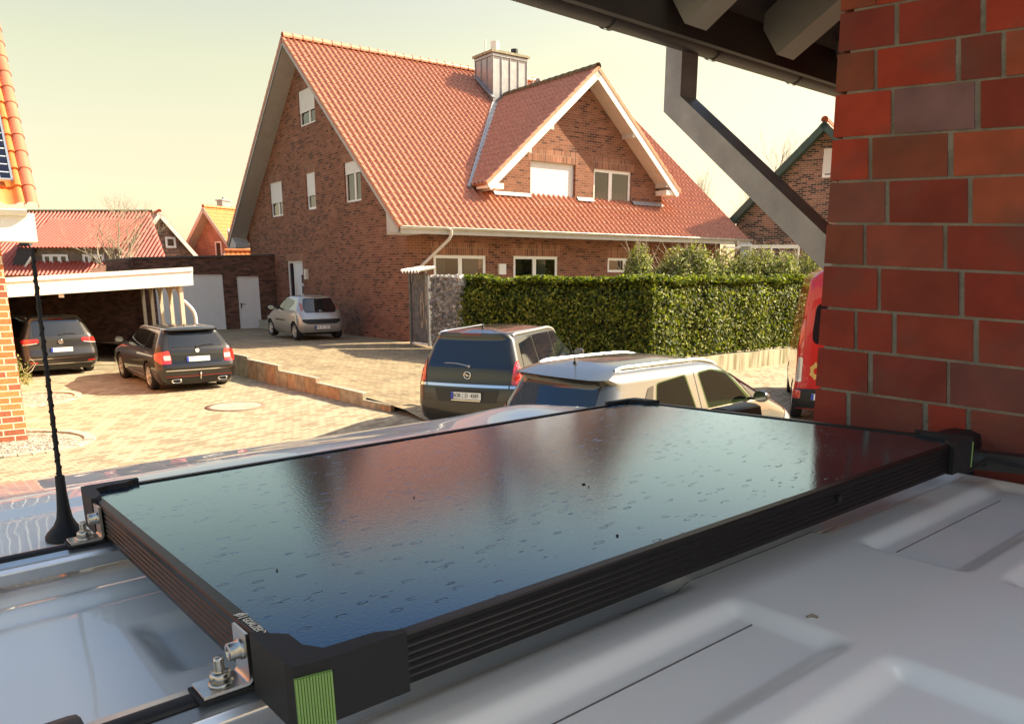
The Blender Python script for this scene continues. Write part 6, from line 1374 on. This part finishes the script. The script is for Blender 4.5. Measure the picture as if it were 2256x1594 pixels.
def est_x(e, ab, as_, at, bv):
    ringbadge(e, ab, 0, .94, .045, 'disc', 'plate')
    for sg in (1, -1):
        m = MB(); c = ab(sg*.52, .27, .03); rows = [[c+V(d, .11*k*math.copysign(abs(math.cos(a))**.5, math.cos(a)), .042*k*math.copysign(abs(math.sin(a))**.5, math.sin(a))) for a in [2*math.pi*q/20 for q in range(20)]] for d, k in ((0.03, 1), (-.01, 1), (-.01, .78), (.04, .78))]; m.grid(rows, closed=True); m.build('exhaust_trim', M['chrome'], e)
    m = MB(); c = ab(0, .36, .0); m.tube([c+V(.05, 0, -.06), c+V(-.05, 0, -.06), c+V(-.08, 0, .03)], .014, 8); m.lathe([(.001, .03), (.018, .024), (.025, 0), (.018, -.024), (.001, -.03)], c+V(-.08, 0, .06), Z, 16); m.build('tow_bar', M['chrome'], e)
    sp_ = MB(); rows = [[at(x, y)+V(0, 0, dz) for y in [-.58+1.16*k/16 for k in range(17)]] for x, dz in ((.62, .004), (.46, .012))]
    rows.append([V(.30+.10*(abs(y)/.58)**2, y, 1.405) for y in [-.60+1.2*k/16 for k in range(17)]]); rows.append([V(.34+.10*(abs(y)/.58)**2, y, 1.375) for y in [-.60+1.2*k/16 for k in range(17)]]); sp_.grid(rows, flip=True); sp_.build('roof_spoiler', est['paint'], e)
est['extra'] = est_x
car('estate_car', 'dark grey estate car with roof rails parked nose in before the carport', (-7.214, 17.95), 128.6, 0, est)

# --- dark grey compact van under the carport
import copy
mpv = dict(W=.915, rad=.32, axles=[(.86, 0), (3.55, 0)], paint=paint('graphite_metallic', (.045, .040, .036), .6, .3), zs=ZS(1.56), barrel=.0,
 xr=[(.17, .16), (.30, .04), (.48, .0), (.62, .02), (.70, .06), (1.02, .09), (1.48, .36), (1.51, .26), (1.56, .5)],
 xf=[(.17, 4.2), (.5, 4.38), (.7, 4.3), (.84, 3.9), (.95, 3.6), (1.0, 3.45), (1.48, 2.5), (1.56, 2.0)],
 w=[(.17, .80), (.3, .87), (.5, .915), (.8, .91), (.97, .87), (1.48, .66), (1.53, .58), (1.56, .35)],
 rr=[(.17, .2), (.9, .2), (1.05, .15), (1.56, .14)], rf=[(.17, .4), (1.56, .3)], bulge=[(.17, .12), (1.56, .08)],
 patches=[('rear_window', 'b', [(-.62, 1.06), (.62, 1.06), (.56, 1.45), (-.56, 1.45)], 'carglass', {}), ('windscreen', 'f', [(-.62, 1.06), (.62, 1.06), (.5, 1.46), (-.5, 1.46)], 'carglass', {}),
  ('bumper_trim', 'b', [(-.80, .47), (.80, .47), (.80, .49), (-.80, .49)], 'chrome', {'off': .010, 'r': 0}), ('bumper_trim', 'b', [(-.72, .33), (.72, .33), (.72, .345), (-.72, .345)], 'chrome', {'off': .010, 'r': 0}), ('rear_diffuser', 'b', [(-.7, .18), (.7, .18), (.72, .3), (-.72, .3)], BL, {'off': .008}),
  ('brake_lamp', 'b', [(-.18, 1.485), (.18, 1.485), (.18, 1.505), (-.18, 1.505)], 'red_dark', {'off': .02, 'r': 0})]
 + sides('side_window', [(3.1, 1.04), (2.1, 1.02), (2.1, 1.46), (2.5, 1.44)], 'carglass') + sides('side_window', [(2.05, 1.02), (1.2, 1.01), (1.2, 1.45), (2.05, 1.46)], 'carglass') + sides('side_window', [(1.14, 1.01), (.5, 1.03), (.66, 1.41), (1.14, 1.44)], 'carglass')
 + both('tail_light', [(.50, .90), (.87, .86), (.88, .99), (.52, .995)], 'red_lamp', {'off': .010}) + both('tail_light_lens', [(.56, .872), (.87, .835), (.87, .855), (.55, .895)], 'clear_lamp', {'off': .012, 'r': 0}) + both('reflector', [(.60, .37), (.78, .38), (.78, .41), (.60, .40)], 'red_lamp', {'off': .012, 'r': 0})
 + sides('tail_light_side', [(.10, .87), (.34, .93), (.28, .985), (.12, .985)], 'red_lamp', {'off': .006}),
 plate=(0, .70, None), rails=(.6, 2.5, .62, 'alu', .016), mirror=(3.0, 1.05), aerial=(.8, .05, .2), wiper=((0, 1.09), (-.40, 1.10), BL), spokes=5)
def mpv_x(e, ab, as_, at, bv): ringbadge(e, ab, 0, .90, .062, 'vw', 'chrome')
mpv['extra'] = mpv_x
car('compact_people_carrier', 'dark grey people carrier parked inside the carport, half in its shade', (-11.95, 20.75), 134, 0, mpv)

# --- silver city car beside the gable wall
city = dict(W=.815, rad=.285, axles=[(.52, 0), (2.86, 0)], paint=paint('silver_metallic', (.42, .41, .40), .55, .35), zs=ZS(1.46), barrel=.0,
 xr=[(.17, .20), (.28, .06), (.45, .0), (.62, .02), (.80, .06), (.95, .12), (1.38, .34), (1.42, .32), (1.46, .6)],
 xf=[(.17, 3.3), (.5, 3.43), (.68, 3.36), (.84, 3.0), (.92, 2.8), (1.0, 2.62), (1.38, 1.85), (1.46, 1.4)],
 w=[(.17, .70), (.28, .78), (.5, .815), (.8, .80), (.95, .77), (1.36, .58), (1.42, .50), (1.46, .28)],
 rr=[(.17, .22), (.8, .26), (1.05, .2), (1.46, .18)], rf=[(.17, .4), (1.46, .3)], bulge=[(.17, .14), (1.46, .10)],
 patches=[('rear_window', 'b', [(-.54, .90), (.54, .90), (.58, 1.05), (.50, 1.37), (-.50, 1.37), (-.58, 1.05)], 'carglass', {'r': .08}), ('windscreen', 'f', [(-.56, 1.03), (.56, 1.03), (.45, 1.38), (-.45, 1.38)], 'carglass', {}),
  ('bumper_insert', 'b', [(-.66, .60), (-.5, .53), (.5, .53), (.66, .60), (.67, .69), (-.67, .69)], BL, {'off': .010, 'r': .05}), ('rear_diffuser', 'b', [(-.6, .18), (.6, .18), (.62, .25), (-.62, .25)], BL, {'off': .006}), ('brake_lamp', 'b', [(-.15, 1.395), (.15, 1.395), (.15, 1.41), (-.15, 1.41)], 'red_dark', {'off': .012, 'r': 0})]
 + sides('side_window', [(2.55, .98), (1.55, .94), (1.55, 1.37), (1.95, 1.36)], 'carglass') + sides('side_window', [(1.50, .94), (1.12, .97), (.78, 1.18), (.80, 1.28), (1.50, 1.37)], 'carglass')
 + both('tail_light', [(.575, .97), (.665, .96), (.64, 1.20), (.565, 1.22)], 'lamp_smoke', {'off': .008}) + sides('rub_strip', [(1.35, .60), (2.25, .60), (2.25, .65), (1.35, .65)], BL, {'off': .012, 'r': 0}),
 plate=(0, .42, [('BOR', .155, .075), ('EV', .0, .075), ('810', -.155, .075)]), mirror=(2.35, .98), wiper=((0, .97), (-.2, 1.0), BL), spokes=5, rimmat='rim')
M['lamp_smoke'] = pmat('smoked_pink_lens', (.30, .12, .09), .15, 0, .7, coat=1, var=0)
def city_x(e, ab, as_, at, bv):
    for k in (0, 1):
        m = MB(); c = ab(0, .945+k*.035, .012); m.tube([c+V(0, .05, -.02), c+V(-.004, 0, .012), c+V(0, -.05, -.02)], .009, 5); m.build('maker_badge', M['chrome'], e)
city['extra'] = city_x
car('silver_city_car', 'small silver hatchback parked by the gable wall in front of the entrance', (-6.35, 26.35), 125.5, .50, city)

# --- dark grey people carrier with readable plate
zaf = dict(W=.90, rad=.32, axles=[(.92, 0), (3.62, 0)], paint=paint('dark_brown_grey', (.020, .017, .015), .15, .3), zs=ZS(1.68), barrel=.0,
 xr=[(.17, .14), (.28, .04), (.5, .0), (.80, .03), (.86, .06), (1.10, .10), (1.60, .30), (1.63, .24), (1.68, .5)],
 xf=[(.17, 4.3), (.5, 4.46), (.7, 4.4), (.84, 4.1), (.95, 3.75), (1.0, 3.6), (1.60, 2.65), (1.68, 2.1)],
 w=[(.17, .80), (.28, .87), (.5, .90), (.8, .895), (1.0, .87), (1.59, .66), (1.64, .58), (1.68, .35)],
 rr=[(.17, .18), (1.0, .15), (1.68, .13)], rf=[(.17, .4), (1.68, .3)], bulge=[(.17, .12), (1.68, .10)],
 patches=[('rear_window', 'b', [(-.71, 1.10), (.71, 1.10), (.62, 1.585), (-.62, 1.585)], 'carglass', {'r': .05}), ('windscreen', 'f', [(-.6, 1.03), (.6, 1.03), (.5, 1.5), (-.5, 1.5)], 'carglass', {}),
  ('chrome_strip', 'b', [(-.70, .80), (.70, .80), (.70, .845), (-.70, .845)], 'chrome', {'off': .016, 'r': 0}), ('brake_lamp', 'b', [(-.17, 1.605), (.17, 1.605), (.17, 1.63), (-.17, 1.63)], 'red_dark', {'off': .014, 'r': 0}), ('plate_recess', 'b', [(-.5, .56), (.5, .56), (.56, .77), (-.56, .77)], 'zaf_dark', {'off': .003})]
 + both('tail_light', [(.735, .86), (.87, .86), (.875, 1.0), (.80, 1.22), (.755, 1.22)], 'red_lamp', {'off': .010}) + both('chrome_strip', [(.72, .80), (.885, .80), (.88, .845), (.72, .845)], 'chrome', {'off': .014, 'r': 0})
 + sides('side_window', [(3.3, 1.06), (2.2, 1.03), (2.2, 1.55), (2.72, 1.55)], 'carglass') + sides('side_window', [(2.14, 1.03), (1.25, 1.03), (1.25, 1.55), (2.14, 1.56)], 'carglass') + sides('side_window', [(1.18, 1.04), (.42, 1.08), (.54, 1.47), (1.18, 1.54)], 'carglass')
 + sides('tail_light_side', [(.15, .87), (.26, .88), (.26, 1.18), (.21, 1.2)], 'red_lamp', {'off': .006}),
 plate=(0, .665, [('BOR', .155, .088), ('D', -.010, .088), ('4589', -.150, .088)]), rails=(.42, 2.7, .63, 'alu', .028), mirror=(3.1, 1.08), aerial=(.75, .17, .35), wiper=((-.02, 1.125), (.42, 1.16), 'lead'), spokes=5)
M['zaf_dark'] = pmat('plate_recess_grey', (.03, .027, .025), .35, .3, .5, var=0)
def zaf_x(e, ab, as_, at, bv):
    ringbadge(e, ab, 0, .985, .062, 'bolt', 'chrome'); m = MB(); c = ab(0, .592, .02); m.box(c, V(.004, 0, 0), V(0, .25, 0), V(0, 0, .007)); m.build('dealer_strip', M['chrome'], e)
zaf['extra'] = zaf_x
car('people_carrier', 'dark grey people carrier with chrome strip across its tailgate beside the hedge', (-.735, 12.25), 70, .10, zaf)

# --- nearest car: grey brown small people carrier seen from behind right
mer = dict(W=.905, rad=.32, axles=[(.80, 0), (3.42, 0)], paint=paint('sand_grey_metallic', (.16, .152, .135), .75, .28), zs=ZS(1.60), barrel=.01,
 xr=[(.17, .14), (.28, .04), (.5, .0), (.8, .05), (1.0, .12), (1.44, .36), (1.48, .16), (1.60, .7)],
 xf=[(.17, 4.1), (.5, 4.28), (.7, 4.22), (.84, 4.0), (.95, 3.75), (1.03, 3.55), (1.2, 3.2), (1.48, 2.6), (1.56, 2.3), (1.60, 1.9)],
 w=[(.17, .80), (.28, .87), (.5, .905), (.8, .90), (1.0, .865), (1.48, .70), (1.53, .64), (1.57, .52), (1.60, .30)],
 rr=[(.17, .2), (1.0, .22), (1.44, .2), (1.60, .2)], rf=[(.17, .4), (1.0, .42), (1.60, .3)], bulge=[(.17, .14), (1.60, .12)],
 patches=[('rear_window', 'b', [(-.66, .98), (.66, .98), (.60, 1.42), (-.60, 1.42)], 'carglass_blue', {'r': .06}), ('windscreen', 'f', [(-.62, 1.06), (.62, 1.06), (.5, 1.5), (-.5, 1.5)], 'carglass', {}),
  ('brake_lamp', 'b', [(-.02+.2, 1.452), (.34, 1.452), (.34, 1.472), (.18, 1.472)], 'red_dark', {'off': .012, 'r': 0}), ('spoiler_lip', 'b', [(-.62, 1.425), (.62, 1.425), (.62, 1.45), (-.62, 1.45)], 'black_gloss', {'off': .01, 'r': 0}),
  ('headlight', 'r', [(3.75, .66), (4.16, .66), (4.14, .80), (3.85, .86)], 'clear_lamp', {}), ('headlight', 'l', [(3.75, .66), (4.16, .66), (4.14, .80), (3.85, .86)], 'clear_lamp', {})]
 + sides('side_window', [(2.98, 1.03), (2.02, 1.0), (1.96, 1.435), (2.25, 1.455), (2.58, 1.40)], 'green_glass', {'r': .04}) + sides('quarter_window', [(3.30, 1.06), (3.02, 1.03), (2.66, 1.37), (2.76, 1.35)], 'carglass', {'r': .02}) + sides('side_window', [(1.80, 1.0), (1.02, 1.02), (1.16, 1.38), (1.72, 1.435)], 'green_glass', {'r': .04}) + sides('quarter_window', [(.96, 1.03), (.80, 1.10), (1.0, 1.34), (1.10, 1.36)], 'carglass', {'r': .015})
 + sides('waist_trim', [(.8, .975), (3.2, 1.0), (3.2, 1.022), (.8, .997)], 'chrome', {'off': .01, 'r': 0}) + sides('fuel_and_door_gap', [(1.895, .30), (1.905, .30), (1.89, 1.44), (1.88, 1.44)], 'ink', {'off': .003, 'r': 0})
 + both('tail_light', [(.70, .78), (.88, .78), (.84, 1.10), (.72, 1.08)], 'red_lamp', {'off': .01}),
 rails=(.62, 2.55, .585, 'alu', .020), thru=[[(2.90, 1.04), (2.04, 1.015), (1.98, 1.42), (2.25, 1.44), (2.56, 1.38)], [(1.78, 1.015), (1.04, 1.035), (1.17, 1.37), (1.70, 1.42)]], mirror=(2.95, 1.04), mirmat=None, aerial=(.62, .34, .45), wiper=((.0, 1.0), (.36, 1.03), BL), spokes=5, plate=(0, .7, None))
M['carglass_blue'] = pmat('privacy_glass', (.004, .012, .028), .04, 0, .9, var=0)
M['green_glass'] = glassmat('green_car_glass', (.40, .54, .34), .02, pw_=8)
mer['mirmat'] = M['black_gloss']
def mer_x(e, ab, as_, at, bv):
    for (x, col) in ((2.25, 0), (1.35, 0)):       # seats seen through the glass
        for sg in (1, -1):
            m = MB(); m.abox(x-.25, x-.10, sg*.38-.22, sg*.38+.22, .55, 1.18); m.abox(x-.22, x-.10, sg*.38-.12, sg*.38+.12, 1.2, 1.38); m.build('seat', M['black_plastic'], e, bevel=.04)
mer['extra'] = mer_x
mer_e = car('sand_grey_car', 'sand grey car with silver roof rails right behind the solar panel', (.26, 8.45), 42, .08, mer)
# --- red delivery van behind the brick wall
M['red_paint'] = paint('red_paint', (.55, .015, .012), 0, .25)
redv = dict(W=.99, rad=.34, axles=[(.95, 0), (4.3, 0)], paint=M['red_paint'], zs=[.30, .34, .42, .60, .8, 1.0, 1.2, 1.4, 1.6, 1.8, 2.0, 2.2, 2.4, 2.55, 2.66, 2.74, 2.79, 2.81], barrel=0,
 xr=[(.3, .06), (.5, .0), (.62, .0), (.66, .06), (1.4, .08), (2.5, .14), (2.81, .3)], xf=[(.3, 5.2), (.6, 5.4), (1.0, 5.2), (1.2, 4.8), (1.4, 4.5), (2.3, 4.0), (2.81, 3.4)],
 w=[(.3, .93), (.42, .98), (.64, .99), (.66, .96), (1.4, .96), (2.2, .88), (2.6, .82), (2.81, .5)], rr=[(.3, .10), (2.81, .12)], rf=[(.3, .3), (2.81, .3)], bulge=[(.3, .05), (2.81, .05)],
 patches=[('bumper', 'b', [(-.97, .32), (.97, .32), (.97, .66), (-.97, .66)], BL, {'off': .02, 'r': .05}), ('rear_window', 'b', [(.12, 1.45), (.70, 1.45), (.74, 1.6), (.70, 2.15), (.12, 2.15)], 'carglass', {'r': .1}), ('rear_window', 'b', [(-.12, 1.45), (-.70, 1.45), (-.74, 1.6), (-.70, 2.15), (-.12, 2.15)][::-1], 'carglass', {'r': .1}),
  ('tail_light', 'b', [(.86, .78), (.95, .78), (.93, 1.22), (.86, 1.22)], 'clear_lamp', {'off': .01}), ('tail_light', 'b', [(.86, 1.24), (.93, 1.24), (.92, 1.95), (.86, 1.95)], 'red_lamp', {'off': .01}), ('reflector', 'b', [(.86, .5), (.97, .5), (.97, .64), (.86, .64)], 'red_lamp', {'off': .03}),
  ('tail_light', 'b', [(-.95, .78), (-.86, .78), (-.86, 1.22), (-.93, 1.22)], 'red_lamp', {'off': .01}), ('door_gap', 'b', [(-.005, .66), (.005, .66), (.005, 2.6), (-.005, 2.6)], 'ink', {'off': .003, 'r': 0}),
  ]
  + [('gold_ornament', 'b', [(.62+.10*math.cos(a)*(1+.25*(k % 2)), .98+.13*math.sin(a)*(1+.25*(k % 2))) for k, a in enumerate([2*math.pi*q/14 for q in range(14)])], 'gold', {'off': .006, 'r': .01, 'step': .1}), ('gold_ornament', 'b', [(.62+.05*math.cos(a), .98+.06*math.sin(a)) for a in [2*math.pi*q/10 for q in range(10)]], 'red_paint', {'off': .010, 'r': 0, 'step': .2})],
 plate=(.42, .53, None), mirror=None)
M['gold'] = pmat('gold_print', (.62, .38, .10), .4, var=.1)
car('red_van', 'tall red delivery van with gold ornament partly hidden by the brick wall', (5.95, 13.45), 72, .0, redv, 'van')
for o in C.objects:
    if o.type == 'MESH' and not o.data.materials: print('no material', o.name)
